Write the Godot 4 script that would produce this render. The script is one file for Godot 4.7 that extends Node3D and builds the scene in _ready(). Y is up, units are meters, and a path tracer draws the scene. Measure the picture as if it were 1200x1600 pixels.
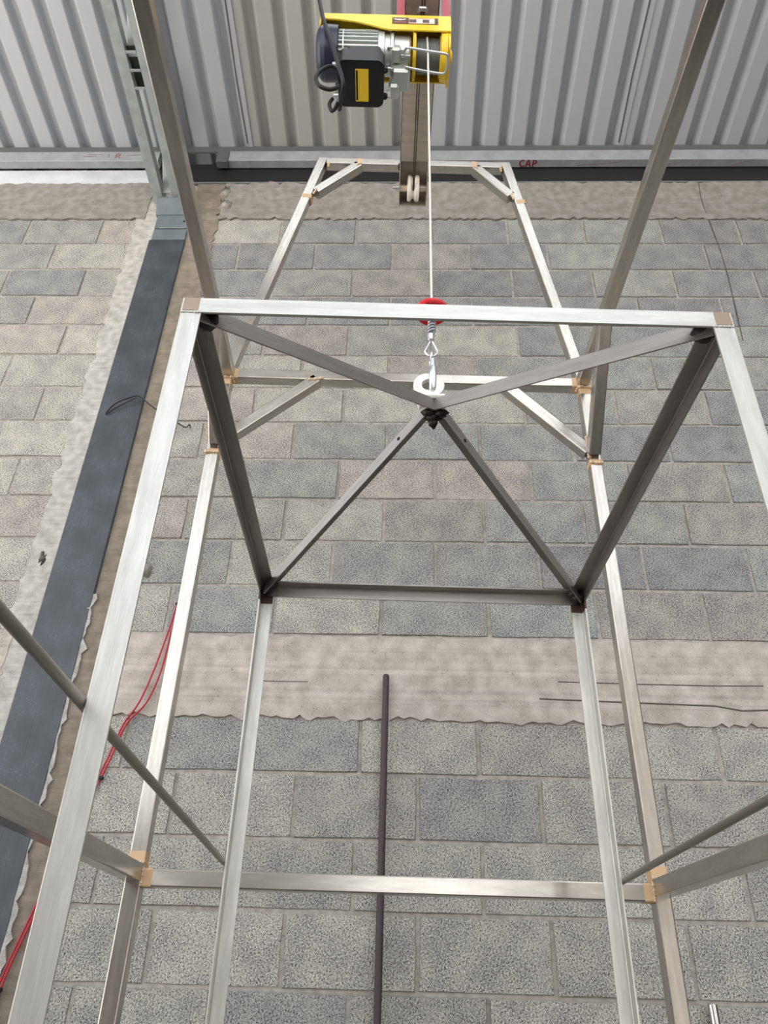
extends Node3D

# ------------------------------------------------------------------ mesh builder
class MB:
	var v := PackedVector3Array()
	var n := PackedVector3Array()
	var t := PackedVector2Array()

	func tri(a: Vector3, b: Vector3, c: Vector3, na: Vector3, nb: Vector3, nc: Vector3, ua := Vector2.ZERO, ub := Vector2.ZERO, uc := Vector2.ZERO) -> void:
		var g := (b - a).cross(c - a)
		if g.length_squared() < 1e-18:
			return
		if g.dot(na + nb + nc) > 0.0:
			v.append_array([a, c, b]); n.append_array([na, nc, nb]); t.append_array([ua, uc, ub])
		else:
			v.append_array([a, b, c]); n.append_array([na, nb, nc]); t.append_array([ua, ub, uc])

	func flat(a: Vector3, b: Vector3, c: Vector3, toward: Vector3, ua := Vector2.ZERO, ub := Vector2.ZERO, uc := Vector2.ZERO) -> void:
		var g := (b - a).cross(c - a).normalized()
		if g.dot(toward) < 0.0:
			g = -g
		tri(a, b, c, g, g, g, ua, ub, uc)

	func quad(a: Vector3, b: Vector3, c: Vector3, d: Vector3, toward: Vector3, ua := Vector2.ZERO, ub := Vector2.ZERO, uc := Vector2.ZERO, ud := Vector2.ZERO) -> void:
		flat(a, b, c, toward, ua, ub, uc)
		flat(a, c, d, toward, ua, uc, ud)

	func mesh() -> ArrayMesh:
		var arr := []
		arr.resize(Mesh.ARRAY_MAX)
		arr[Mesh.ARRAY_VERTEX] = v
		arr[Mesh.ARRAY_NORMAL] = n
		arr[Mesh.ARRAY_TEX_UV] = t
		var m := ArrayMesh.new()
		m.add_surface_from_arrays(Mesh.PRIMITIVE_TRIANGLES, arr)
		return m

	# straight extrusion of a 2D outline (counter-clockwise) laid along r and u
	func ext(poly: PackedVector2Array, a: Vector3, b: Vector3, r: Vector3, u: Vector3, taper := 1.0) -> void:
		var d := (b - a).normalized()
		if r.cross(u).dot(d) < 0.0:
			var k := a; a = b; b = k
			d = -d
		var length := a.distance_to(b)
		var per := 0.0
		for i in poly.size():
			var p := poly[i]
			var q := poly[(i + 1) % poly.size()]
			var pa := a + r * p.x + u * p.y
			var qa := a + r * q.x + u * q.y
			var pb := b + (r * p.x + u * p.y) * taper
			var qb := b + (r * q.x + u * q.y) * taper
			var w := p.distance_to(q)
			var o := (qa - pa).cross(pb - pa)
			quad(pa, qa, qb, pb, o, Vector2(per, 0), Vector2(per + w, 0), Vector2(per + w, length), Vector2(per, length))
			per += w
		var ix := Geometry2D.triangulate_polygon(poly)
		for k in range(0, ix.size(), 3):
			var q0 := poly[ix[k]]; var q1 := poly[ix[k + 1]]; var q2 := poly[ix[k + 2]]
			flat(a + r * q0.x + u * q0.y, a + r * q1.x + u * q1.y, a + r * q2.x + u * q2.y, -d, q0, q1, q2)
			flat(b + (r * q0.x + u * q0.y) * taper, b + (r * q1.x + u * q1.y) * taper, b + (r * q2.x + u * q2.y) * taper, d, q0, q1, q2)

	# bar of a chamfered rectangular section
	func bar(a: Vector3, b: Vector3, w: float, h: float, up := Vector3.UP, c := 0.003) -> void:
		var d := (b - a).normalized()
		var u := (up - d * up.dot(d)).normalized()
		var r := u.cross(d)
		ext(MB.oct(w, h, c), a, b, r, u)

	static func oct(w: float, h: float, c: float) -> PackedVector2Array:
		var x := w / 2.0; var y := h / 2.0
		var k := c * 0.3
		return PackedVector2Array([Vector2(-x + c, -y), Vector2(x - c, -y), Vector2(x - k, -y + k), Vector2(x, -y + c), Vector2(x, y - c), Vector2(x - k, y - k), Vector2(x - c, y), Vector2(-x + c, y), Vector2(-x + k, y - k), Vector2(-x, y - c), Vector2(-x, -y + c), Vector2(-x + k, -y + k)])

	static func ell(leg: float, th: float) -> PackedVector2Array:
		var c := 0.0012
		return PackedVector2Array([Vector2(c, 0), Vector2(leg, 0), Vector2(leg, th), Vector2(th + c, th), Vector2(th, th + c), Vector2(th, leg), Vector2(0, leg), Vector2(0, c)])

	# box with all edges chamfered
	func cbox(p: Vector3, s: Vector3, c := 0.004, bs := Basis.IDENTITY) -> void:
		var h := s / 2.0
		c = min(c, min(h.x, min(h.y, h.z)) * 0.9)
		var axes := [bs.x, bs.y, bs.z]
		var hh := [h.x, h.y, h.z]
		for i in 3:
			var j := (i + 1) % 3; var k := (i + 2) % 3
			for sg in [-1.0, 1.0]:
				var f: Vector3 = axes[i] * hh[i] * sg
				var q := []
				for e in [[-1, -1], [1, -1], [1, 1], [-1, 1]]:
					q.append(p + f + axes[j] * (hh[j] - c) * e[0] + axes[k] * (hh[k] - c) * e[1])
				quad(q[0], q[1], q[2], q[3], f, Vector2(0, 0), Vector2(hh[j] * 2, 0), Vector2(hh[j] * 2, hh[k] * 2), Vector2(0, hh[k] * 2))
			for s1 in [-1.0, 1.0]:
				for s2 in [-1.0, 1.0]:
					var a: Vector3 = p + axes[j] * s1 * hh[j] + axes[k] * s2 * (hh[k] - c)
					var b: Vector3 = p + axes[j] * s1 * (hh[j] - c) + axes[k] * s2 * hh[k]
					var e: Vector3 = axes[i] * (hh[i] - c)
					quad(a - e, a + e, b + e, b - e, axes[j] * s1 + axes[k] * s2)
		for s0 in [-1.0, 1.0]:
			for s1 in [-1.0, 1.0]:
				for s2 in [-1.0, 1.0]:
					var o: Vector3 = bs.x * s0 * h.x + bs.y * s1 * h.y + bs.z * s2 * h.z
					flat(p + o - c * (bs.y * s1 + bs.z * s2), p + o - c * (bs.x * s0 + bs.z * s2), p + o - c * (bs.x * s0 + bs.y * s1), o)

	# surface of revolution; prof: x along the axis, y the radius
	func lathe(prof: Array, at: Vector3, axis: Vector3, seg := 24) -> void:
		axis = axis.normalized()
		var side := axis.cross(Vector3(0.31, 0.52, 0.79)).normalized()
		var oth := axis.cross(side)
		for i in prof.size() - 1:
			var p: Vector2 = prof[i]; var q: Vector2 = prof[i + 1]
			var dl := q - p
			if dl.length() < 1e-7:
				continue
			var nn := Vector2(-dl.y, dl.x).normalized()
			for k in seg:
				var a0 := TAU * k / seg; var a1 := TAU * (k + 1) / seg
				var r0 := side * cos(a0) + oth * sin(a0)
				var r1 := side * cos(a1) + oth * sin(a1)
				var n0 := axis * nn.x + r0 * nn.y
				var n1 := axis * nn.x + r1 * nn.y
				var A := at + axis * p.x + r0 * p.y
				var B := at + axis * p.x + r1 * p.y
				var C := at + axis * q.x + r1 * q.y
				var D := at + axis * q.x + r0 * q.y
				tri(A, B, C, n0, n1, n1, Vector2(a0, p.x), Vector2(a1, p.x), Vector2(a1, q.x))
				tri(A, C, D, n0, n1, n0, Vector2(a0, p.x), Vector2(a1, q.x), Vector2(a0, q.x))

	# round tube along points
	func sweep(pts: Array, r: float, seg := 8, cap := true) -> void:
		var rings := []
		var up := Vector3(0.13, 0.21, 0.97)
		for i in pts.size():
			var a: Vector3 = pts[max(i - 1, 0)]
			var b: Vector3 = pts[min(i + 1, pts.size() - 1)]
			var d := (b - a).normalized()
			if absf(up.dot(d)) > 0.98:
				up = d.cross(Vector3(0.7, 0.1, 0.3)).normalized()
			up = (up - d * up.dot(d)).normalized()
			var s := d.cross(up)
			var ring := []
			for k in seg:
				var an := TAU * k / seg
				ring.append(up * cos(an) + s * sin(an))
			rings.append(ring)
		var along := 0.0
		for i in pts.size() - 1:
			var p: Vector3 = pts[i]; var q: Vector3 = pts[i + 1]
			var nx := along + p.distance_to(q)
			for k in seg:
				var l := (k + 1) % seg
				var n0: Vector3 = rings[i][k]; var n1: Vector3 = rings[i][l]
				var n2: Vector3 = rings[i + 1][l]; var n3: Vector3 = rings[i + 1][k]
				tri(p + n0 * r, p + n1 * r, q + n2 * r, n0, n1, n2, Vector2(k, along), Vector2(k + 1, along), Vector2(k + 1, nx))
				tri(p + n0 * r, q + n2 * r, q + n3 * r, n0, n2, n3, Vector2(k, along), Vector2(k + 1, nx), Vector2(k, nx))
			along = nx
		if cap:
			for e in [0, pts.size() - 1]:
				var c: Vector3 = pts[e]
				var o: Vector3 = (pts[1] - pts[0]) * -1.0 if e == 0 else pts[e] - pts[e - 1]
				for k in seg:
					flat(c, c + rings[e][k] * r, c + rings[e][(k + 1) % seg] * r, o)

	# lumpy ellipsoid
	func blob(p: Vector3, s: Vector3, sd: int, rough := 0.25, la := 7, lo := 10) -> void:
		var rg := RandomNumberGenerator.new()
		rg.seed = sd
		var pts := []
		for i in la + 1:
			var row := []
			for k in lo:
				var th := PI * i / la; var ph := TAU * k / lo
				var dir := Vector3(sin(th) * cos(ph), cos(th), sin(th) * sin(ph))
				var f := 1.0 + rg.randf_range(-rough, rough)
				if i == 0 or i == la:
					f = 1.0
				row.append(p + dir * s * f)
			pts.append(row)
		for i in la:
			for k in lo:
				var l := (k + 1) % lo
				var a: Vector3 = pts[i][k]; var b: Vector3 = pts[i][l]; var c: Vector3 = pts[i + 1][l]; var d: Vector3 = pts[i + 1][k]
				tri(a, b, c, (a - p).normalized(), (b - p).normalized(), (c - p).normalized())
				tri(a, c, d, (a - p).normalized(), (c - p).normalized(), (d - p).normalized())


# ------------------------------------------------------------------ naming and grouping
var used := {}
var base_of := {}
var mats := {}
var WF: Transform3D          # frame of the back wall: x along it, y up, z towards the hall

func numbered(called: String) -> String:
	if not used.has(called):
		used[called] = 0
		return called
	used[called] += 1
	return "%s_%03d" % [called, used[called]]

func thing(called: String, label: String, category: String, base := Vector3.ZERO, frame := Transform3D.IDENTITY, group := "") -> Node3D:
	var o := Node3D.new()
	o.name = numbered(called)
	add_child(o)
	o.transform = frame * Transform3D(Basis.IDENTITY, base)
	o.set_meta("label", label)
	o.set_meta("category", category)
	if group != "":
		o.set_meta("group", group)
	base_of[o] = base
	return o

func structure(called: String, label: String, category: String, frame := Transform3D.IDENTITY) -> Node3D:
	var o := thing(called, label, category, Vector3.ZERO, frame)
	o.set_meta("kind", "structure")
	return o

func part(called: String, m: MB, mat: Material, parent: Node3D, label := "") -> MeshInstance3D:
	var o := MeshInstance3D.new()
	o.name = called
	o.mesh = m.mesh()
	o.material_override = mat
	parent.add_child(o, true)
	if base_of.has(parent):
		o.position = -base_of[parent]
	if label != "":
		o.set_meta("label", label)
	return o

# a top-level object that is a single mesh
func single(called: String, m: MB, mat: Material, label: String, category: String, frame := Transform3D.IDENTITY, kind := "", group := "") -> MeshInstance3D:
	var o := MeshInstance3D.new()
	o.name = numbered(called)
	o.mesh = m.mesh()
	o.material_override = mat
	add_child(o)
	o.transform = frame
	o.set_meta("label", label)
	o.set_meta("category", category)
	if kind != "":
		o.set_meta("kind", kind)
	if group != "":
		o.set_meta("group", group)
	return o

# ------------------------------------------------------------------ textures
func noise_bytes(size: int, sd: int, freq: float, octaves := 3, type := FastNoiseLite.TYPE_SIMPLEX_SMOOTH, inv := false) -> PackedByteArray:
	var f := FastNoiseLite.new()
	f.seed = sd
	f.noise_type = type
	f.frequency = freq
	f.fractal_octaves = octaves
	if octaves < 2:
		f.fractal_type = FastNoiseLite.FRACTAL_NONE
	if type == FastNoiseLite.TYPE_CELLULAR:
		f.cellular_return_type = FastNoiseLite.RETURN_DISTANCE
	return f.get_seamless_image(size, size, inv, false, 0.08, true).get_data()

func tex_of(size: int, data: PackedByteArray) -> ImageTexture:
	var im := Image.create_from_data(size, size, false, Image.FORMAT_RGB8, data)
	im.generate_mipmaps()
	return ImageTexture.create_from_image(im)

func normal_of(size: int, data: PackedByteArray, strength: float) -> ImageTexture:
	var im := Image.create_from_data(size, size, false, Image.FORMAT_L8, data)
	im.bump_map_to_normal_map(strength)
	im.generate_mipmaps()
	return ImageTexture.create_from_image(im)

var t_block: ImageTexture
var t_block_n: ImageTexture
var t_conc: ImageTexture
var t_conc_n: ImageTexture
var t_brush: ImageTexture
var t_paint: ImageTexture
var t_column: ImageTexture

func make_textures() -> void:
	var S := 1024
	# porous concrete block: light grains, dark pores, broad clouds
	var grain := noise_bytes(S, 3, 0.13, 2)
	var fine := noise_bytes(S, 5, 0.24, 1)
	var pore := noise_bytes(S, 8, 0.11, 1, FastNoiseLite.TYPE_CELLULAR)
	var cloud := noise_bytes(S, 11, 0.006, 3)
	var a := PackedByteArray(); a.resize(S * S * 3)
	var hgt := PackedByteArray(); hgt.resize(S * S)
	for i in S * S:
		var g := (grain[i] * 0.55 + fine[i] * 0.45) / 255.0
		var c := cloud[i] / 255.0
		var l := 0.79 + (g - 0.5) * 0.80 + (c - 0.5) * 0.16
		var hh := g
		if g < 0.40 and pore[i] < 110:
			l -= 0.20 * (0.40 - g) * 8.0
			hh -= 0.25
		if g > 0.66:
			l += 0.08
		l = clampf(l, 0.16, 1.0)
		a[i * 3] = int(l * 255.0)
		a[i * 3 + 1] = int(l * 254.0)
		a[i * 3 + 2] = int(clampf(l * 0.985 + (0.5 - c) * 0.03, 0, 1) * 255.0)
		hgt[i] = int(clampf(hh, 0, 1) * 255.0)
	t_block = tex_of(S, a)
	t_block_n = normal_of(S, hgt, 4.0)
	# cast concrete: horizontal board marks, stains, pin holes
	var soft := noise_bytes(S, 21, 0.010, 4)
	var spk := noise_bytes(S, 23, 0.12, 2)
	var pit := noise_bytes(S, 29, 0.030, 1, FastNoiseLite.TYPE_CELLULAR)
	var row := RandomNumberGenerator.new(); row.seed = 4
	var board := PackedFloat32Array(); board.resize(S)
	var cur := 0.0
	for y in S:
		cur = cur * 0.86 + row.randf_range(-0.02, 0.02)
		board[y] = cur
	for y in S:
		for x in S:
			var i := y * S + x
			var s := soft[i] / 255.0
			var l := 0.84 + (s - 0.5) * 0.19 + (spk[i] / 255.0 - 0.5) * 0.10 + board[y] * 0.9
			var hh := 0.6 + board[y] * 1.2 + (spk[i] / 255.0 - 0.5) * 0.22
			if pit[i] < 12 and s < 0.47:
				l -= 0.26; hh -= 0.3
			l = clampf(l, 0.2, 1.0)
			a[i * 3] = int(l * 255.0)
			a[i * 3 + 1] = int(l * 0.985 * 255.0)
			a[i * 3 + 2] = int(l * (0.95 + s * 0.03) * 255.0)
			hgt[i] = int(clampf(hh, 0, 1) * 255.0)
	t_conc = tex_of(S, a)
	t_conc_n = normal_of(S, hgt, 3.0)
	# drawn steel: streaks along v, cloudy handling marks
	S = 512
	var ms := noise_bytes(S, 31, 0.012, 4)
	var fs := noise_bytes(S, 37, 0.05, 3)
	var b := PackedByteArray(); b.resize(S * S * 3)
	var st := PackedFloat32Array(); st.resize(S)
	row.seed = 9
	for x in S:
		st[x] = row.randf_range(-1, 1)
	for y in S:
		for x in S:
			var i := y * S + x
			var q := 0.5 * st[x] + 0.3 * st[(x + 1) % S] + 0.2 * st[(x * 7 + 13) % S]
			var l := clampf(0.92 + q * 0.035 + (ms[i] / 255.0 - 0.5) * 0.10 + (fs[i] / 255.0 - 0.5) * 0.05, 0.0, 1.0)
			b[i * 3] = int(l * 255.0); b[i * 3 + 1] = int(l * 255.0); b[i * 3 + 2] = int(l * 253.0)
	t_brush = tex_of(S, b)
	# old paint: scuffs, specks
	var dust := noise_bytes(S, 41, 0.16, 1)
	var big := noise_bytes(S, 43, 0.008, 4)
	var b2 := PackedByteArray(); b2.resize(S * S * 3)
	for i in S * S:
		var l := 0.90 + (big[i] / 255.0 - 0.5) * 0.14 + (dust[i] / 255.0 - 0.5) * 0.05
		if dust[i] > 236 and big[i] > 130:
			l += 0.10
		l = clampf(l, 0, 1)
		b2[i * 3] = int(l * 255.0); b2[i * 3 + 1] = int(l * 255.0); b2[i * 3 + 2] = int(l * 255.0)
	t_paint = tex_of(S, b2)
	# scuffed column paint: vertical scratches and clusters of light specks
	var b3 := PackedByteArray(); b3.resize(S * S * 3)
	for y in S:
		for x in S:
			var i := y * S + x
			var k := big[i] / 255.0
			var l := 0.74 + (k - 0.5) * 0.26 + st[x] * st[(x * 3 + 5) % S] * 0.06
			if dust[i] > 205 and k > 0.56:
				l += 0.14
			if absf(st[x]) > 0.985 and k < 0.5:
				l += 0.12
			l = clampf(l, 0, 1)
			b3[i * 3] = int(l * 255.0); b3[i * 3 + 1] = int(l * 255.0); b3[i * 3 + 2] = int(l * 255.0)
	t_column = tex_of(S, b3)

func lin(r: float, g: float, b: float) -> Color:
	return Color(r / 255.0, g / 255.0, b / 255.0)

func mk(key: String, c: Color, rough := 0.6, metal := 0.0) -> StandardMaterial3D:
	var m := StandardMaterial3D.new()
	m.albedo_color = c
	m.roughness = rough
	m.metallic = metal
	m.metallic_specular = 0.5
	mats[key] = m
	return m

func tri_tex(m: StandardMaterial3D, tex: Texture2D, nrm: Texture2D, scale: float, ns := 1.0, off := Vector3.ZERO) -> void:
	m.albedo_texture = tex
	m.uv1_triplanar = true
	m.uv1_world_triplanar = true
	m.uv1_triplanar_sharpness = 6.0
	m.uv1_scale = Vector3.ONE * scale
	m.uv1_offset = off
	if nrm:
		m.normal_enabled = true
		m.normal_texture = nrm
		m.normal_scale = ns

func make_materials() -> void:
	var tones := [Color(0.83, 0.825, 0.80), Color(0.79, 0.785, 0.765), Color(0.75, 0.755, 0.745), Color(0.705, 0.715, 0.72), Color(0.83, 0.805, 0.785), Color(0.775, 0.76, 0.745), Color(0.755, 0.77, 0.76), Color(0.86, 0.85, 0.825), Color(0.69, 0.695, 0.70)]
	for i in tones.size():
		var m := mk("block%d" % i, tones[i], 0.95)
		tri_tex(m, t_block, t_block_n, 1.1, 0.9, Vector3(0.37 * i, 0.23 * i, 0.11 * i))
		m.metallic_specular = 0.2
	var mo := mk("mortar", Color(0.75, 0.74, 0.72), 0.95)
	tri_tex(mo, t_conc, t_conc_n, 2.3, 0.7)
	var co := mk("concrete", Color(0.815, 0.79, 0.765), 0.92)
	tri_tex(co, t_conc, t_conc_n, 1.0, 0.3, Vector3(0.2, 0.37, 0))
	var cg := mk("concrete_grey", Color(0.64, 0.63, 0.615), 0.92)
	tri_tex(cg, t_conc, t_conc_n, 1.3, 0.3, Vector3(0.6, 0.1, 0))
	var cb := mk("concrete_brown", Color(0.60, 0.565, 0.515), 0.92)
	tri_tex(cb, t_conc, t_conc_n, 1.3, 0.35, Vector3(0.1, 0.6, 0))
	var cs := mk("concrete_light", Color(0.80, 0.80, 0.79), 0.92)
	tri_tex(cs, t_conc, t_conc_n, 1.6, 0.35, Vector3(0.5, 0.5, 0))
	mk("crack", Color(0.36, 0.34, 0.32), 0.95)
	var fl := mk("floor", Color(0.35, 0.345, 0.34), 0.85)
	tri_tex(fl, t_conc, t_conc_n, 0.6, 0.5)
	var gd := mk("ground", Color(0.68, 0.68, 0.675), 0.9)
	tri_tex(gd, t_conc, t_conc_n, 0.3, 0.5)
	var ws := mk("hall_wall", Color(0.66, 0.65, 0.63), 0.9)
	tri_tex(ws, t_block, t_block_n, 1.0, 0.8)
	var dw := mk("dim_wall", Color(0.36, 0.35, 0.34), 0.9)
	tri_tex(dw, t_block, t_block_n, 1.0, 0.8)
	var fw := mk("front_wall", Color(0.53, 0.51, 0.50), 0.9)
	tri_tex(fw, t_block, t_block_n, 1.0, 0.8)
	# sheet metal and painted steel
	mk("sheet", Color(0.665, 0.68, 0.705), 0.34)
	mk("sheet_old", Color(0.635, 0.64, 0.63), 0.4)
	mk("sheet_back", Color(0.4, 0.41, 0.42), 0.8)
	mk("closure", Color(0.34, 0.355, 0.36), 0.8)
	var pu := mk("purlin", Color(0.64, 0.655, 0.675), 0.5)
	tri_tex(pu, t_paint, null, 1.7)
	mk("fascia", Color(0.075, 0.085, 0.09), 0.6)
	mk("lip", Color(0.52, 0.55, 0.54), 0.5)
	var wp := mk("white_sheet", Color(0.86, 0.87, 0.89), 0.5)
	tri_tex(wp, t_paint, null, 0.9)
	var cl := mk("column", Color(0.33, 0.36, 0.395), 0.45)
	tri_tex(cl, t_column, null, 1.3)
	var cap := mk("cap", Color(0.44, 0.485, 0.505), 0.5)
	tri_tex(cap, t_paint, null, 2.0)
	var tr := mk("truss", Color(0.63, 0.665, 0.665), 0.5)
	tri_tex(tr, t_paint, null, 2.4)
	mk("red_mark", Color(0.45, 0.10, 0.10), 0.8)
	mk("rust_mark", Color(0.50, 0.40, 0.37), 0.8)
	# bare steel
	var steel := mk("steel", Color(0.79, 0.77, 0.74), 0.24, 0.92)
	steel.albedo_texture = t_brush
	steel.uv1_scale = Vector3(9, 1.3, 1)
	var boom := mk("boom", Color(0.72, 0.685, 0.635), 0.45, 0.25)
	boom.albedo_texture = t_brush
	boom.uv1_scale = Vector3(5, 1.0, 1)
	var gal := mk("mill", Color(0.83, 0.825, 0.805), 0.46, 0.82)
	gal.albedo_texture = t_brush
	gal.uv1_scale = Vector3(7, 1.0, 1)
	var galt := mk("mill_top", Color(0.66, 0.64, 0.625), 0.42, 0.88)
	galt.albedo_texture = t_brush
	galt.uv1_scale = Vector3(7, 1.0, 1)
	mk("rod", Color(0.58, 0.565, 0.53), 0.38, 0.9)
	mk("weld", Color(0.80, 0.675, 0.53), 0.6, 0.25)
	mk("weld_bead", Color(0.84, 0.74, 0.63), 0.5, 0.3)
	mk("tint", Color(0.60, 0.53, 0.46), 0.42, 0.7)
	mk("burnt", Color(0.165, 0.135, 0.125), 0.5, 0.4)
	mk("scorch", Color(0.30, 0.225, 0.20), 0.45, 0.6)
	mk("hole", Color(0.05, 0.045, 0.045), 0.8)
	mk("dark_bar", Color(0.265, 0.225, 0.225), 0.6, 0.2)
	mk("chrome", Color(0.74, 0.73, 0.73), 0.2, 0.95)
	mk("zinc", Color(0.80, 0.81, 0.82), 0.35, 0.85)
	mk("ring", Color(0.93, 0.91, 0.87), 0.5, 0.25)
	mk("rope", Color(0.86, 0.85, 0.82), 0.5, 0.35)
	mk("drum_rope", Color(0.44, 0.46, 0.46), 0.45, 0.6)
	mk("thin_rope", Color(0.30, 0.27, 0.24), 0.5, 0.5)
	mk("pulley", Color(0.95, 0.92, 0.88), 0.5, 0.0)
	mk("axle", Color(0.80, 0.75, 0.67), 0.4, 0.3)
	mk("red", Color(0.80, 0.10, 0.14), 0.38)
	mk("crimson", Color(0.58, 0.07, 0.13), 0.4)
	mk("yellow", Color(0.90, 0.765, 0.20), 0.35)
	mk("yellow_label", Color(0.87, 0.73, 0.16), 0.5)
	mk("black", Color(0.065, 0.07, 0.075), 0.42)
	mk("black_soft", Color(0.055, 0.055, 0.06), 0.55)
	mk("fan", Color(0.15, 0.16, 0.24), 0.32)
	mk("alu", Color(0.78, 0.80, 0.79), 0.38, 0.7)
	mk("alu_dark", Color(0.42, 0.43, 0.42), 0.45, 0.7)
	mk("label_brown", Color(0.30, 0.20, 0.17), 0.5)
	mk("label_peach", Color(0.90, 0.74, 0.63), 0.5)
	mk("label_white", Color(0.88, 0.86, 0.86), 0.5)
	mk("label_grey", Color(0.33, 0.31, 0.32), 0.5)
	mk("label_red", Color(0.76, 0.42, 0.35), 0.5)
	mk("wire_red", Color(0.70, 0.06, 0.16), 0.4)
	mk("wire_black", Color(0.09, 0.08, 0.075), 0.6)
	var gl := mk("glass", Color(0.9, 0.95, 0.97, 0.08), 0.05)
	gl.transparency = BaseMaterial3D.TRANSPARENCY_ALPHA

# ------------------------------------------------------------------ wall pieces
func rough_block(w: float, h: float, sd: int, into: MB = null, at := Vector3.ZERO) -> MB:
	var m := into if into else MB.new()
	var rg := RandomNumberGenerator.new()
	rg.seed = sd
	var nx := 4 if w > 0.25 else 2
	var ny := 2
	var rim := []
	for i in nx: rim.append(Vector2(-w / 2 + w * i / nx, -h / 2))
	for i in ny: rim.append(Vector2(w / 2, -h / 2 + h * i / ny))
	for i in nx: rim.append(Vector2(w / 2 - w * i / nx, h / 2))
	for i in ny: rim.append(Vector2(-w / 2, h / 2 - h * i / ny))
	var f := rg.randf_range(-0.0015, 0.003)
	var tilt := Vector2(rg.randf_range(-0.008, 0.008), rg.randf_range(-0.012, 0.012))
	var inn := []
	var out := []
	for q in rim:
		var jit := Vector2(rg.randf_range(-0.0018, 0.0018), rg.randf_range(-0.0018, 0.0018))
		var p: Vector2 = q + jit
		out.append(Vector3(p.x, p.y, -0.010))
		var s := Vector2(1.0 - 0.0035 * 2 / w, 1.0 - 0.0035 * 2 / h)
		inn.append(Vector3(p.x * s.x, p.y * s.y, f + tilt.dot(p) + rg.randf_range(-0.001, 0.001)))
	var k := rim.size()
	for i in k:
		var j := (i + 1) % k
		m.flat(at + Vector3(0, 0, f), at + inn[i], at + inn[j], Vector3.BACK)
		m.quad(at + out[i], at + out[j], at + inn[j], at + inn[i], Vector3(out[i].x / w, out[i].y / h, 0.6))
	return m

# cast concrete strip with ragged edges; jag per edge: left, right, bottom, top
func cast_strip(s0: float, s1: float, h0: float, h1: float, z: float, jag: Array, sd: int, cell := 0.02, lump := 0.0007) -> MB:
	var m := MB.new()
	var nz := FastNoiseLite.new()
	nz.seed = sd; nz.frequency = 14.0; nz.fractal_octaves = 4; nz.fractal_gain = 0.65
	var nx: int = max(2, int((s1 - s0) / cell)); var ny: int = max(3, int((h1 - h0) / cell))
	var g := []
	for j in ny + 1:
		var row := []
		for i in nx + 1:
			var u := float(i) / nx; var w := float(j) / ny
			var x := lerpf(s0, s1, u); var y := lerpf(h0, h1, w)
			var dx := nz.get_noise_3d(x * 1.3, y * 1.3, 7.0); var dy := nz.get_noise_3d(x * 1.3, y * 1.3, 21.0)
			if i == 0: x += dx * jag[0]
			if i == nx: x += dx * jag[1]
			if j == 0: y += dy * jag[2]
			if j == ny: y += dy * jag[3]
			row.append(Vector3(x, y, z + nz.get_noise_3d(x, y, 3.0) * lump))
		g.append(row)
	for j in ny:
		for i in nx:
			m.quad(g[j][i], g[j][i + 1], g[j + 1][i + 1], g[j + 1][i], Vector3.BACK)
	var back := Vector3(0, 0, -0.012 - z)
	for i in nx:
		m.quad(g[0][i], g[0][i + 1], g[0][i + 1] + back, g[0][i] + back, Vector3.DOWN)
		m.quad(g[ny][i], g[ny][i + 1], g[ny][i + 1] + back, g[ny][i] + back, Vector3.UP)
	for j in ny:
		m.quad(g[j][0], g[j + 1][0], g[j + 1][0] + back, g[j][0] + back, Vector3.LEFT)
		m.quad(g[j][nx], g[j + 1][nx], g[j + 1][nx] + back, g[j][nx] + back, Vector3.RIGHT)
	return m

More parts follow.
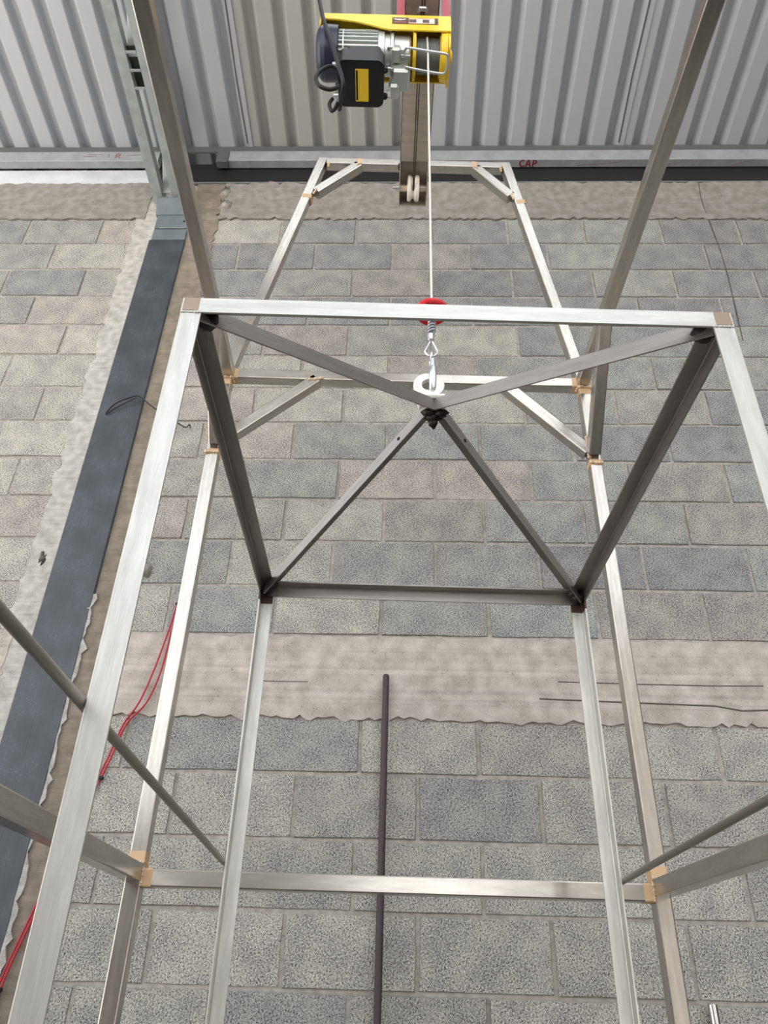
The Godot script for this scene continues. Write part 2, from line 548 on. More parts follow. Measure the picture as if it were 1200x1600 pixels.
func build_wall() -> void:
	var wall := structure("wall_back", "grey concrete block wall behind the steel frame", "wall", WF)
	var slab := MB.new()
	slab.cbox(Vector3(1.0, 2.655, -0.1055), Vector3(10.4, 5.31, 0.2), 0.002)
	part("mortar", slab, mats["mortar"], wall)
	var rg := RandomNumberGenerator.new()
	rg.seed = 77
	# courses: [bottom, top, joint offset right of the column, left of the column]
	var courses := []
	for k in 12:
		var even := k % 2 == 0
		courses.append([5.0 - 0.2 * (k + 1), 5.0 - 0.2 * k, -0.205 if even else -0.01, -1.575 if even else -1.785])
	courses.append([2.108, 2.294, -0.068, -1.62])
	for k in 10:
		var even2 := k % 2 == 0
		courses.append([2.108 - 0.2035 * (k + 1), 2.108 - 0.2035 * k, -0.272 if even2 else -0.07, -1.80 if even2 else -1.62])
	var rest := MB.new()
	var index := 0
	for c in courses:
		var b: float = c[0] + 0.0042; var tp: float = c[1] - 0.0042
		var spans := []
		var x: float = c[2] - 0.4 * 2
		while x > -0.99: x -= 0.4
		while x < 5.6:
			spans.append([maxf(x, -0.975), x + 0.4])
			x += 0.4
		x = c[3]
		spans.append([x, -1.385])
		while x > -3.7:
			spans.append([x - 0.4, x])
			x -= 0.4
		for s in spans:
			var l: float = s[0] + 0.0042; var r: float = s[1] - 0.0042
			if r - l < 0.03:
				continue
			index += 1
			if tp < 1.0 or l > 2.6 or r < -2.9:
				rough_block(r - l, tp - b, 900 + index, rest, Vector3((l + r) / 2.0, (b + tp) / 2.0, 0))
				continue
			var mb := rough_block(r - l, tp - b, 900 + index)
			# tone: the courses under the roof are greyer, the middle of the wall paler
			var cx := (l + r) / 2.0; var cy := (b + tp) / 2.0
			var roll := rg.randf()
			var pick := 0
			if cy > 4.15:
				pick = [3, 8, 3, 8, 6, 8, 5, 2][int(roll * 7.99)]
				if cx < -0.7:
					pick = [1, 0, 2, 4, 3][int(roll * 4.99)]
			elif cy > 2.55:
				if cx > 0.55:
					pick = [6, 2, 3, 1, 6, 8, 5][int(roll * 6.99)]
				elif cx < -1.2:
					pick = [0, 7, 1, 4, 0][int(roll * 4.99)]
				else:
					pick = [1, 4, 5, 2, 0, 4, 6][int(roll * 6.99)]
			else:
				pick = [0, 1, 0, 2, 0, 1, 7][int(roll * 6.99)]
			var o := part("block", mb, mats["block%d" % pick], wall)
			o.position += Vector3(cx, cy, 0)
	part("blockwork", rest, mats["block1"], wall).set_meta("kind", "stuff")
	# tie beams and the concrete poured round the steel column
	var t1 := structure("trim_1", "rough cast concrete tie beam across the block wall", "beam", WF)
	part("beam_face", cast_strip(-0.98, 5.9, 2.292, 2.594, 0.006, [0.02, 0, 0.027, 0.012], 5), mats["concrete"], t1)
	part("beam_face", cast_strip(-4.1, -1.37, 2.292, 2.594, 0.006, [0, 0.02, 0.03, 0.012], 6), mats["concrete"], t1)
	var ck := MB.new()
	ck.sweep([Vector3(0.62, 2.437, 0.006), Vector3(0.905, 2.433, 0.006), Vector3(1.15, 2.432, 0.006), Vector3(1.33, 2.435, 0.006)], 0.0022, 5)
	part("crack", ck, mats["crack"], t1)
	ck = MB.new()
	ck.sweep([Vector3(0.55, 2.374, 0.006), Vector3(0.894, 2.366, 0.006), Vector3(1.15, 2.36, 0.006), Vector3(1.24, 2.345, 0.006), Vector3(1.36, 2.351, 0.006), Vector3(1.7, 2.355, 0.006)], 0.003, 5)
	part("crack", ck, mats["crack"], t1)
	ck = MB.new()
	ck.sweep([Vector3(-0.46, 2.423, 0.006), Vector3(-0.38, 2.42, 0.006), Vector3(-0.26, 2.421, 0.006)], 0.0016, 5)
	part("crack", ck, mats["crack"], t1)
	var t2 := structure("trim_2", "stained concrete ring beam along the wall top under the roof", "beam", WF)
	part("beam_face", cast_strip(-0.95, 5.9, 5.0, 5.312, 0.008, [0.02, 0, 0.03, 0.03], 8), mats["concrete_grey"], t2)
	part("beam_face", cast_strip(-4.1, -1.35, 5.0, 5.312, 0.008, [0, 0.02, 0.02, 0.02], 9), mats["concrete_grey"], t2)
	ck = MB.new()
	ck.sweep([Vector3(1.666, 5.30, 0.008), Vector3(1.655, 5.20, 0.008), Vector3(1.652, 5.10, 0.008), Vector3(1.66, 4.987, 0.004), Vector3(1.668, 4.78, 0.003), Vector3(1.667, 4.58, 0.003), Vector3(1.655, 4.36, 0.003), Vector3(1.638, 4.11, 0.003)], 0.0028, 5)
	part("crack", ck, mats["crack"], t2)
	var t3 := structure("trim_3", "pale concrete cheek on the left of the steel column", "trim", WF)
	part("cheek", cast_strip(-1.40, -1.285, 0.0, 5.31, 0.004, [0.03, 0.01, 0, 0], 12, 0.025), mats["concrete_light"], t3)
	var t4 := structure("trim_4", "brown-stained concrete cheek on the right of the steel column", "trim", WF)
	part("cheek", cast_strip(-1.108, -0.955, 0.0, 5.31, 0.004, [0.012, 0.045, 0, 0], 13, 0.025), mats["concrete_brown"], t4)
	part("chipped_edge", cast_strip(-1.112, -1.093, 0.0, 2.75, 0.0125, [0.006, 0.030, 0, 0.02], 14, 0.02, 0.003), mats["concrete_light"], t4)
	var lump := MB.new()
	for q in [[-0.945, 5.22, 0.03, 0.06], [-0.93, 5.12, 0.035, 0.04], [-0.97, 4.62, 0.02, 0.05], [-0.95, 4.05, 0.02, 0.06], [-0.965, 3.55, 0.02, 0.07], [-0.93, 2.86, 0.03, 0.03]]:
		lump = MB.new()
		lump.blob(Vector3(q[0], q[1], 0.004), Vector3(q[2], q[3], 0.012), int(q[1] * 100), 0.3)
		part("mortar_lump", lump, mats["mortar"], t4)
	lump = MB.new()
	lump.blob(Vector3(-1.345, 2.905, 0.0), Vector3(0.018, 0.035, 0.008), 71, 0.4)
	part("hole", lump, mats["crack"], t3)

func build_shell() -> void:
	var fl := MB.new()
	fl.cbox(Vector3(1.0, -0.1, 2.2), Vector3(10.4, 0.2, 5.2), 0.002)
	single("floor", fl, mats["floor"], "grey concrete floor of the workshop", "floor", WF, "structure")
	var gd := MB.new()
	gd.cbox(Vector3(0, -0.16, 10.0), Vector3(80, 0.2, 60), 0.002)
	single("ground", gd, mats["ground"], "pale paved yard in front of the open workshop", "ground", WF, "structure")
	var wl := MB.new()
	wl.cbox(Vector3(-4.1, 0.45, 2.25), Vector3(0.2, 0.9, 4.9), 0.004)
	single("wall_left", wl, mats["hall_wall"], "low block wall on the left side of the hall", "wall", WF, "structure")
	var wr := MB.new()
	wr.cbox(Vector3(6.1, 2.9, 2.25), Vector3(0.2, 5.8, 4.9), 0.004)
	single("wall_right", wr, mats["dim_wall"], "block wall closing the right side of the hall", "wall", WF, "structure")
	var wf := MB.new()
	wf.cbox(Vector3(-2.1, 1.3, 4.75), Vector3(4.2, 2.6, 0.2), 0.004)
	wf.cbox(Vector3(2.3, 2.2, 4.75), Vector3(1.4, 4.4, 0.2), 0.004)
	single("wall_front", wf, mats["front_wall"], "low block wall beside the open front of the hall", "wall", WF, "structure")

# ------------------------------------------------------------------ roof
const PITCH := 0.1515
const SLOPE := 0.115
func deck_y(z: float) -> float:
	return 5.606 + SLOPE * z

func roof_piece(x0: float, ribs: int, z0: float, z1: float, drop: float) -> MB:
	var m := MB.new()
	var pr := []
	for k in ribs:
		var x := x0 + PITCH * k
		# flat pan, steep dark side, narrow crown, bright side
		pr.append(Vector2(x, 0)); pr.append(Vector2(x + 0.074, 0)); pr.append(Vector2(x + 0.079, 0.003))
		pr.append(Vector2(x + 0.091, 0.042)); pr.append(Vector2(x + 0.096, 0.046))
		pr.append(Vector2(x + 0.119, 0.046)); pr.append(Vector2(x + 0.123, 0.042)); pr.append(Vector2(x + 0.147, 0.003))
	pr.append(Vector2(x0 + PITCH * ribs, 0)); pr.append(Vector2(x0 + PITCH * ribs + 0.03, -0.002))
	for i in pr.size() - 1:
		var p: Vector2 = pr[i]; var q: Vector2 = pr[i + 1]
		var a := Vector3(p.x, deck_y(z0) + p.y - drop, z0)
		var b := Vector3(q.x, deck_y(z0) + q.y - drop, z0)
		var c := Vector3(q.x, deck_y(z1) + q.y - drop, z1)
		var d := Vector3(p.x, deck_y(z1) + p.y - drop, z1)
		m.quad(a, b, c, d, Vector3.DOWN)
		var up := Vector3(0, 0.0012, 0)
		m.quad(a + up, b + up, c + up, d + up, Vector3.UP)
	return m

func build_roof() -> void:
	var ce := structure("ceiling", "white corrugated sheet roof seen from below", "roof", WF)
	# sheets of seven ribs; a lap falls at s = -0.862 and every second sheet further on
	var w := PITCH * 7
	for k in range(-3, 6):
		var x0 := -0.862 + w * k
		var drop := 0.0 if k % 2 == 0 else 0.004
		var sm: Material = mats["sheet_old"] if k == 0 else mats["sheet"]
		var runs := [[-0.2, 4.7]]
		if k == 0: runs = [[-0.2, 1.35], [2.4, 4.7]]
		if k == 1: runs = [[-0.2, 1.35], [4.45, 4.7]]
		if k == 2: runs = [[-0.2, 2.35], [4.45, 4.7]]
		for r in runs:
			part("roof_sheet", roof_piece(x0, 7, r[0], r[1], drop), sm, ce)
	var cl := MB.new()
	cl.cbox(Vector3(1.0, 5.585, 0.036), Vector3(10, 0.05, 0.012), 0.001)
	part("closure_strip", cl, mats["closure"], ce)
	var gv := MB.new()
	gv.cbox(Vector3(1.0, 5.58, -0.16), Vector3(10.2, 0.56, 0.06), 0.002)
	part("verge_board", gv, mats["sheet_back"], ce)
	var lap := MB.new()
	for k in [0, 2]:
		var x0: float = -0.862 + w * k
		lap = MB.new()
		lap.sweep([Vector3(x0 + 0.002, deck_y(0.06) - 0.004, 0.06), Vector3(x0 - 0.004, deck_y(0.4) - 0.003, 0.4), Vector3(x0 + 0.001, deck_y(0.8) - 0.004, 0.8), Vector3(x0, deck_y(1.6) - 0.004, 1.6)], 0.0045, 5)
		part("lap_seam", lap, mats["closure"], ce)
	var sk := MB.new()
	sk.cbox(Vector3(-0.862 + w * 2, deck_y(3.4) + 0.05, 3.4), Vector3(w * 2, 0.006, 2.1), 0.001, Basis(Vector3.RIGHT, -atan(SLOPE)))
	single("window_1", sk, mats["glass"], "long clear skylight sheet in the corrugated roof towards the open front", "skylight", WF, "structure")
	sk = MB.new()
	sk.cbox(Vector3(-0.862 + w, deck_y(1.865) + 0.056, 1.865), Vector3(w * 2, 0.006, 0.97), 0.001, Basis(Vector3.RIGHT, -atan(SLOPE)))
	single("window_2", sk, mats["glass"], "short clear skylight sheet in the roof above the gantry", "skylight", WF, "structure")
	# eaves purlin in two lengths, dark board behind it, white sheet at the left
	var lab := ["grey eaves purlin left of the lattice rafter, marked in brown", "grey eaves purlin right of the lattice rafter, with red letters"]
	for k in 2:
		var p := thing("eaves_purlin", lab[k], "purlin", Vector3(-2.1 if k == 0 else 0.9, 5.466, 0.0235), WF, "eaves purlins along the wall top")
		var m := MB.new()
		var x0 := -3.6 if k == 0 else -1.02
		var x1 := -1.36 if k == 0 else 5.9
		var prof := PackedVector2Array([Vector2(0.0, 5.466), Vector2(0.044, 5.466), Vector2(0.047, 5.469), Vector2(0.047, 5.553), Vector2(0.044, 5.556), Vector2(0.0, 5.556)])
		m.ext(prof, Vector3(x0, 0, 0), Vector3(x1, 0, 0), Vector3.BACK, Vector3.UP)
		part("channel", m, mats["purlin"], p)
		if k == 1:
			letters("CAP", p, Vector3(0.742, 5.4655, 0.022), 0.042, Basis(Vector3.RIGHT, Vector3.BACK, Vector3.DOWN), mats["red_mark"], "lettering", 0.95)
			for q in [[1.50, 0.004, 1.56, 0.03], [1.56, 0.008, 1.60, 0.044], [1.66, 0.006, 1.68, 0.042], [1.02, 0.01, 1.26, 0.03], [1.88, 0.006, 1.96, 0.036]]:
				var st := MB.new()
				st.sweep([Vector3(q[0], 5.466, q[1]), Vector3((q[0] + q[2]) / 2 + 0.006, 5.466, (q[1] + q[3]) / 2), Vector3(q[2], 5.466, q[3])], 0.0013, 5)
				part("scrawl", st, mats["rust_mark"], p)
			var jn := MB.new()
			jn.cbox(Vector3(-0.99, 5.50, 0.03), Vector3(0.07, 0.10, 0.05), 0.006)
			part("splice", jn, mats["closure"], p)
		else:
			letters("R", p, Vector3(-1.60, 5.512, 0.0472), 0.045, Basis.IDENTITY, mats["rust_mark"], "lettering", 1.0)
			for q in [[-1.78, 5.525, -1.69, 5.527], [-1.80, 5.507, -1.72, 5.51], [-1.655, 5.53, -1.652, 5.50], [-1.55, 5.515, -1.44, 5.525]]:
				var st2 := MB.new()
				st2.sweep([Vector3(q[0], q[1], 0.047), Vector3(q[2], q[3], 0.047)], 0.0013, 5)
				part("scrawl", st2, mats["red_mark"], p)
	var fa := thing("fascia_board", "dark fascia board between the purlin and the wall top", "fascia", Vector3(0.9, 5.31, -0.02), WF)
	var m2 := MB.new()
	m2.cbox(Vector3(2.26, 5.415, -0.014), Vector3(7.24, 0.20, 0.012), 0.001)
	part("board", m2, mats["fascia"], fa)
	m2 = MB.new()
	m2.cbox(Vector3(2.26, 5.327, -0.004), Vector3(7.24, 0.006, 0.014), 0.001)
	part("drip_edge", m2, mats["lip"], fa, "thin pale metal edge")
	var ws := MB.new()
	var pw := PackedVector2Array([Vector2(-0.012, 5.312), Vector2(0.004, 5.312), Vector2(0.007, 5.36), Vector2(0.003, 5.40), Vector2(-0.006, 5.455), Vector2(-0.018, 5.455)])
	ws.ext(pw, Vector3(-3.6, 0, 0), Vector3(-1.365, 0, 0), Vector3.BACK, Vector3.UP)
	single("eaves_sheet", ws, mats["white_sheet"], "white sheet metal strip under the left eaves purlin", "flashing", WF)
	# lattice rafter on the column
	var ra := thing("lattice_rafter", "pale grey lattice roof beam resting on the steel column", "roof beam", Vector3(-1.245, 5.115, 0.0), WF)
	var dz := Vector3(0, SLOPE, 1)
	var el := MB.ell(0.054, 0.006)
	var z0 := 0.012; var z1 := 4.6
	for sgn in [-1.0, 1.0]:
		for top in [false, true]:
			var y0 := 5.125 if not top else 5.56
			if top and sgn > 0.0:
				continue
			var cx: float = -1.244 + sgn * 0.026
			var a := Vector3(cx, y0 + SLOPE * z0, z0); var b := Vector3(cx, y0 + SLOPE * z1, z1)
			var c := MB.new()
			c.ext(el, a, b, Vector3.RIGHT * sgn, (Vector3.DOWN if top else Vector3.UP))
			part("chord", c, mats["truss"], ra)
	var zz := 0.06
	var flip := false
	while zz < 2.4:
		var br := MB.new()
		var zb := zz + 0.34
		var ya := (5.54 if flip else 5.14) + SLOPE * zz
		var yb := (5.14 if flip else 5.54) + SLOPE * zb
		br.bar(Vector3(-1.244, ya, zz), Vector3(-1.244, yb, zb), 0.046, 0.008, Vector3.RIGHT.cross(Vector3(0, yb - ya, 0.34)), 0.001)
		part("lacing", br, mats["truss"], ra)
		zz = zb
		flip = not flip
	for zp in [0.60, 0.68, 0.76]:
		var bt := MB.new()
		bt.cbox(Vector3(-1.244, 5.127 + SLOPE * zp, zp), Vector3(0.05, 0.006, 0.012), 0.001)
		part("batten", bt, mats["truss"], ra)
	var bx := MB.new()
	bx.cbox(Vector3(-1.244, 5.155 + SLOPE * 0.68, 0.68), Vector3(0.046, 0.006, 0.2), 0.001)
	part("packing_plate", bx, mats["fascia"], ra, "dark plate between the chords")
	# steel column under it
	var co := thing("steel_column", "dark blue-grey steel column set flush in the block wall", "column", Vector3(-1.198, 0, 0.008), WF)
	var f := MB.new()
	f.cbox(Vector3(-1.198, 2.409, 0.002), Vector3(0.192, 4.818, 0.024), 0.004)
	part("flange", f, mats["column"], co)
	f = MB.new()
	f.cbox(Vector3(-1.193, 4.86, 0.004), Vector3(0.178, 0.084, 0.024), 0.003)
	part("painted_band", f, mats["cap"], co, "paler grey painted band near the top")
	f = MB.new()
	f.cbox(Vector3(-1.19, 4.957, 0.008), Vector3(0.182, 0.106, 0.028), 0.003)
	part("splice_plate", f, mats["cap"], co)
	f = MB.new()
	f.ext(PackedVector2Array([Vector2(-0.01, 5.012), Vector2(0.022, 5.012), Vector2(0.062, 5.10), Vector2(0.062, 5.112), Vector2(-0.01, 5.112)]), Vector3(-1.292, 0, 0), Vector3(-1.09, 0, 0), Vector3.BACK, Vector3.UP)
	part("cap_plate", f, mats["cap"], co)
	f = MB.new()
	f.sweep([Vector3(-1.25, 4.903, 0.02), Vector3(-1.2, 4.9045, 0.0215), Vector3(-1.15, 4.903, 0.0205), Vector3(-1.115, 4.9045, 0.02)], 0.003, 5)
	part("weld", f, mats["lip"], co)
	f = MB.new()
	f.lathe([Vector2(0, 0.006), Vector2(0.004, 0.006), Vector2(0.004, 0.0)], Vector3(-1.127, 4.955, 0.022), Vector3.BACK, 8)
	part("bolt_hole", f, mats["hole"], co)
	# odd wires on the wall
	var rw := thing("red_cable", "two thin red wires clipped to the wall right of the steel column", "cable", Vector3(-0.9, 2.0, 0.01), WF)
	var path := [Vector3(-0.772, 2.715, 0.012), Vector3(-0.781, 2.62, 0.016), Vector3(-0.80, 2.45, 0.018), Vector3(-0.83, 2.33, 0.018), Vector3(-0.878, 2.255, 0.014), Vector3(-0.905, 2.15, 0.012), Vector3(-0.927, 2.071, 0.012), Vector3(-0.948, 2.0, 0.012), Vector3(-1.0, 1.80, 0.012), Vector3(-1.04, 1.66, 0.012), Vector3(-1.08, 1.48, 0.02), Vector3(-1.11, 1.2, 0.022), Vector3(-1.11, 0.4, 0.022)]
	for k in 2:
		var p2 := []
		for i in path.size():
			var o := (0.0045 if k == 0 else -0.0045) * (1.0 + (1.8 if i in [2, 3] else 0.0))
			p2.append(path[i] + Vector3(o, 0, 0.002 * k))
		var wm := MB.new()
		wm.sweep(smooth_path(p2, 4), 0.0032, 6)
		part("wire", wm, mats["wire_red"], rw)
	for q in [Vector3(-0.925, 2.075, 0.012), Vector3(-1.082, 1.478, 0.02), Vector3(-0.772, 2.712, 0.012)]:
		var c2 := MB.new()
		c2.cbox(q, Vector3(0.022, 0.012, 0.016), 0.003)
		part("clip", c2, mats["wire_black"], rw)
	var bw := MB.new()
	bw.sweep(smooth_path([Vector3(-1.255, 3.63, 0.018), Vector3(-1.22, 3.675, 0.03), Vector3(-1.16, 3.70, 0.04), Vector3(-1.117, 3.715, 0.035), Vector3(-1.05, 3.66, 0.03), Vector3(-0.93, 3.575, 0.03), Vector3(-0.885, 3.553, 0.02), Vector3(-0.872, 3.57, 0.018), Vector3(-0.865, 3.555, 0.014)], 4), 0.0028, 6)
	bw.sweep(smooth_path([Vector3(-1.253, 3.622, 0.018), Vector3(-1.20, 3.66, 0.03), Vector3(-1.125, 3.708, 0.036)], 4), 0.0024, 6)
	single("tie_wire", bw, mats["wire_black"], "bent black tie wire lying across the steel column", "wire", WF)

func smooth_path(p: Array, n: int) -> Array:
	var out := []
	for i in p.size() - 1:
		var p0: Vector3 = p[max(i - 1, 0)]; var p1: Vector3 = p[i]; var p2: Vector3 = p[i + 1]; var p3: Vector3 = p[min(i + 2, p.size() - 1)]
		for k in n:
			out.append(p1.cubic_interpolate(p2, p0, p3, float(k) / n))
	out.append(p[p.size() - 1])
	return out

func letters(s: String, parent: Node3D, at: Vector3, height: float, bs: Basis, mat: Material, called: String, wide := 1.0) -> void:
	var tm := TextMesh.new()
	var sf := SystemFont.new()
	sf.font_names = PackedStringArray(["Droid Sans"])
	sf.font_weight = 700
	tm.font = sf
	tm.text = s
	tm.font_size = 64
	tm.pixel_size = height / 46.0
	tm.depth = 0.001
	tm.curve_step = 2.0
	var o := MeshInstance3D.new()
	o.name = called
	o.mesh = tm
	o.material_override = mat
	parent.add_child(o, true)
	o.transform = Transform3D(bs * Basis.from_scale(Vector3(wide, 1, 1)), at - base_of.get(parent, Vector3.ZERO))

# ------------------------------------------------------------------ gantry
const GL := -0.580        # centre of the left posts
const GR := 0.684
const ZR := -2.02         # centre plane of the rear frame
const ZN := -0.48
const TB := 0.04

func tube(a: Vector3, b: Vector3, up := Vector3.UP, w := TB) -> MB:
	var m := MB.new()
	m.bar(a, b, w, w, up, 0.0035)
	return m

# leaning leg whose ends are cut level
func leaning_leg(a: Vector3, b: Vector3) -> MB:
	var m := MB.new()
	var d := b - a
	var k := d.length() / absf(d.y)
	var o := MB.oct(TB * k, TB, 0.0035)
	var per := 0.0
	for i in o.size():
		var p := o[i]; var q := o[(i + 1) % o.size()]
		var pa := a + Vector3(p.x, 0, p.y); var qa := a + Vector3(q.x, 0, q.y)
		var w := p.distance_to(q)
		m.quad(pa, qa, qa + d, pa + d, (pa + qa) / 2.0 - a, Vector2(per, 0), Vector2(per + w, 0), Vector2(per + w, d.length()), Vector2(per, d.length()))
		per += w
		m.flat(a, pa, qa, Vector3.DOWN)
		m.flat(b, pa + d, qa + d, Vector3.UP)
	return m

# heat-tinted sleeve round a tube end
func sleeve(p: Vector3, d: Vector3, length: float, up := Vector3.UP) -> MB:
	var m := MB.new()
	m.bar(p, p + d.normalized() * length, TB + 0.0012, TB + 0.0012, up, 0.0035)
	return m

func bead(pts: Array, r: float, sd: int) -> MB:
	var m := MB.new()
	var rg := RandomNumberGenerator.new()
	rg.seed = sd
	for i in pts.size() - 1:
		var a: Vector3 = pts[i]; var b: Vector3 = pts[i + 1]
		var n: int = max(2, int(a.distance_to(b) / (r * 1.3)))
		for k in n + 1:
			var s := r * rg.randf_range(0.7, 1.25)
			m.blob(a.lerp(b, float(k) / n), Vector3(s, s, s), sd * 31 + i * 7 + k, 0.2, 5, 7)
	return m

func build_gantry() -> void:
	var g := thing("gantry_frame", "bare steel square-tube gantry with tapered top carrying the hoist", "gantry", Vector3(0.052, 0, -1.25))
	var st: Material = mats["steel"]
	var TOPM := 3.3376
	var f := ZR + TB / 2          # front face of the rear frame
	for x in [GL, GR]:
		for z in [ZR, ZN]:
			part("post", tube(Vector3(x, 0.0, z), Vector3(x, 3.3576, z), Vector3.BACK), st, g)
	part("crossbar", tube(Vector3(GL + 0.02, 1.7174, ZR), Vector3(GR - 0.02, 1.7174, ZR)), st, g)
	part("crossbar", tube(Vector3(GL + 0.02, TOPM, ZR), Vector3(GR - 0.02, TOPM, ZR)), st, g)
	part("crossbar", tube(Vector3(GL + 0.02, TOPM, ZN), Vector3(GR - 0.02, TOPM, ZN)), st, g)
	for z in [ZR, ZN]:
		part("sloping_leg", leaning_leg(Vector3(GL + 0.002, 3.3576, z), Vector3(-0.3285, 4.635, z)), st, g)
		part("sloping_leg", leaning_leg(Vector3(GR - 0.002, 3.3576, z), Vector3(0.4855, 4.635, z)), st, g)
		part("top_bar", tube(Vector3(-0.31, 4.615, z), Vector3(0.468, 4.615, z)), st, g)
	# corner braces in the rear plane
	part("brace", tube(Vector3(-0.345, 4.40, ZR), Vector3(-0.168, 4.60, ZR)), st, g)
	part("brace", tube(Vector3(0.497, 4.405, ZR), Vector3(0.352, 4.60, ZR)), st, g)
	part("brace", tube(Vector3(-0.56, 3.045, ZR), Vector3(-0.262, 3.325, ZR)), st, g)
	part("brace", tube(Vector3(0.668, 3.04, ZR), Vector3(0.405, 3.325, ZR)), st, g)
	for x in [GL + 0.008, GR - 0.006]:
		part("rail", tube(Vector3(x, TOPM, f), Vector3(x, TOPM, ZN - 0.02)), st, g)
		part("brace", tube(Vector3(x, 3.02, f + 0.004), Vector3(x, 3.322, f + 0.30), Vector3.RIGHT), st, g)
	for x in [GL, GR]:
		part("rail", tube(Vector3(x, 1.7275, f), Vector3(x, 1.7275, ZN - 0.02)), st, g)
	# welds with straw-coloured heat tint
	var wd: Material = mats["weld"]
	var wb: Material = mats["weld_bead"]
	var up := Vector3.UP
	for s in [1.0, -1.0]:
		var x := GL if s > 0 else GR
		part("weld", sleeve(Vector3(x + s * 0.02, 1.7174, ZR), Vector3(s, 0, 0), 0.024), wd, g)
		part("weld", sleeve(Vector3(x, 1.74, ZR), up, 0.035, Vector3.BACK), wd, g)
		part("weld", bead([Vector3(x + s * 0.02, 1.70, f), Vector3(x + s * 0.02, 1.738, f)], 0.004, 3), wb, g)
		part("weld", bead([Vector3(x - 0.018, 1.75, f + 0.002), Vector3(x + 0.018, 1.75, f + 0.002)], 0.004, 5 if s > 0 else 6), wb, g)
		part("weld", sleeve(Vector3(x + s * 0.02, TOPM, ZR), Vector3(s, 0, 0), 0.022), wd, g)
		part("weld", bead([Vector3(x + s * 0.02, 3.357, f), Vector3(x + s * 0.02, 3.318, f), Vector3(x + s * 0.024, 3.316, ZR)], 0.0065, 8 if s > 0 else 9), wb, g)
		part("weld", bead([Vector3(x - 0.018, 3.314, f + 0.003), Vector3(x + 0.018, 3.314, f + 0.003)], 0.0065, 11 if s > 0 else 12), wb, g)
		part("weld", sleeve(Vector3(x, 3.314, ZR), -up, 0.03, Vector3.BACK), wd, g)
		part("weld", bead([Vector3(x - 0.018, 2.985, f + 0.003), Vector3(x + 0.018, 2.985, f + 0.003)], 0.006, 14 if s > 0 else 15), wb, g)
		part("weld", bead([Vector3(x + s * 0.02, 3.09, f), Vector3(x + s * 0.02, 3.03, f), Vector3(x + s * 0.02, 3.01, f)], 0.0065, 17 if s > 0 else 18), wb, g)
		part("weld", sleeve(Vector3(x, 3.0, ZR), -up, 0.022, Vector3.BACK), wd, g)
		# ends of the top corner braces
		var bx := -0.185 if s > 0 else 0.367
		part("weld", sleeve(Vector3(bx + s * 0.012, 4.615, ZR), Vector3(s, 0, 0), 0.02), wd, g)
		part("weld", bead([Vector3(bx + s * 0.012, 4.59, f), Vector3(bx + s * 0.02, 4.596, f)], 0.005, 20), wb, g)
		var lx := -0.362 if s > 0 else 0.516
		var ld := Vector3(s * 0.2495, 1.2774, 0).normalized()
		part("weld", sleeve(Vector3(lx, 4.345, ZR) + Vector3(-s * 0.019, 0, 0) + Vector3(s * 0.0, 0, 0), ld, 0.024, Vector3.BACK), wd, g)
		part("weld", bead([Vector3(lx + s * 0.012, 4.375, f), Vector3(lx + s * 0.02, 4.40, f)], 0.005, 22), wb, g)
		part("weld", bead([Vector3((-0.300 if s > 0 else 0.462), 4.597, f - 0.004), Vector3((-0.300 if s > 0 else 0.462), 4.575, f - 0.004)], 0.007, 24), mats["weld"], g)
		var mx := -0.285 if s > 0 else 0.428
		part("weld", bead([Vector3(mx, 3.315, f), Vector3(mx + s * 0.02, 3.318, f), Vector3(mx + s * 0.046, 3.322, f)], 0.006, 26 if s > 0 else 27), wb, g)
	# the boom: wide channel tube under the top bars, open at its far end for the pulley
	var bo := MB.new()
	var x0 := 0.0145; var x1 := 0.140; var yb := 4.535; var yt := 4.5945
	var t := 0.004
	bo.cbox(Vector3((x0 + x1) / 2, yb + t / 2, (-1.945 + ZN + 0.04) / 2), Vector3(x1 - x0, t, 1.945 + ZN + 0.04), 0.0008)
	bo.cbox(Vector3((x0 + x1) / 2, yt - t / 2, (-2.165 + ZN + 0.04) / 2), Vector3(x1 - x0, t, 2.165 + ZN + 0.04), 0.0008)
	for x in [x0 + t / 2, x1 - t / 2]:
		bo.cbox(Vector3(x, (yb + yt) / 2, (-2.165 + ZN + 0.04) / 2), Vector3(t, yt - yb, 2.165 + ZN + 0.04), 0.0008)
	bo.cbox(Vector3((x0 + x1) / 2, (yb + yt) / 2, -2.163), Vector3(x1 - x0 - 2 * t, yt - yb, t), 0.0008)
	var boom := part("boom", bo, mats["boom"], g)
	base_of[boom] = Vector3.ZERO
	var pl := MB.new()
	var pc := Vector3(0.078, 4.552, -2.085)
	pl.lathe([Vector2(-0.026, 0.0), Vector2(-0.026, 0.052), Vector2(-0.023, 0.056), Vector2(-0.012, 0.056), Vector2(-0.004, 0.044), Vector2(0.002, 0.044), Vector2(0.010, 0.056), Vector2(0.023, 0.056), Vector2(0.026, 0.052), Vector2(0.026, 0.0)], pc, Vector3.RIGHT, 40)
	part("pulley", pl, mats["pulley"], boom, "pale grooved pulley wheel")
	var ax := MB.new()
	ax.lathe([Vector2(-0.061, 0.0), Vector2(-0.061, 0.015), Vector2(0.061, 0.015), Vector2(0.061, 0.0)], pc, Vector3.RIGHT, 20)
	part("axle", ax, mats["axle"], boom)
	var nt := MB.new()
	nt.lathe([Vector2(-0.092, 0.0), Vector2(-0.092, 0.006), Vector2(-0.078, 0.006), Vector2(-0.078, 0.010), Vector2(-0.066, 0.010), Vector2(-0.066, 0.013), Vector2(-0.0625, 0.013), Vector2(-0.0625, 0.0)], pc, Vector3.RIGHT, 6)
	part("bolt", nt, mats["zinc"], boom)
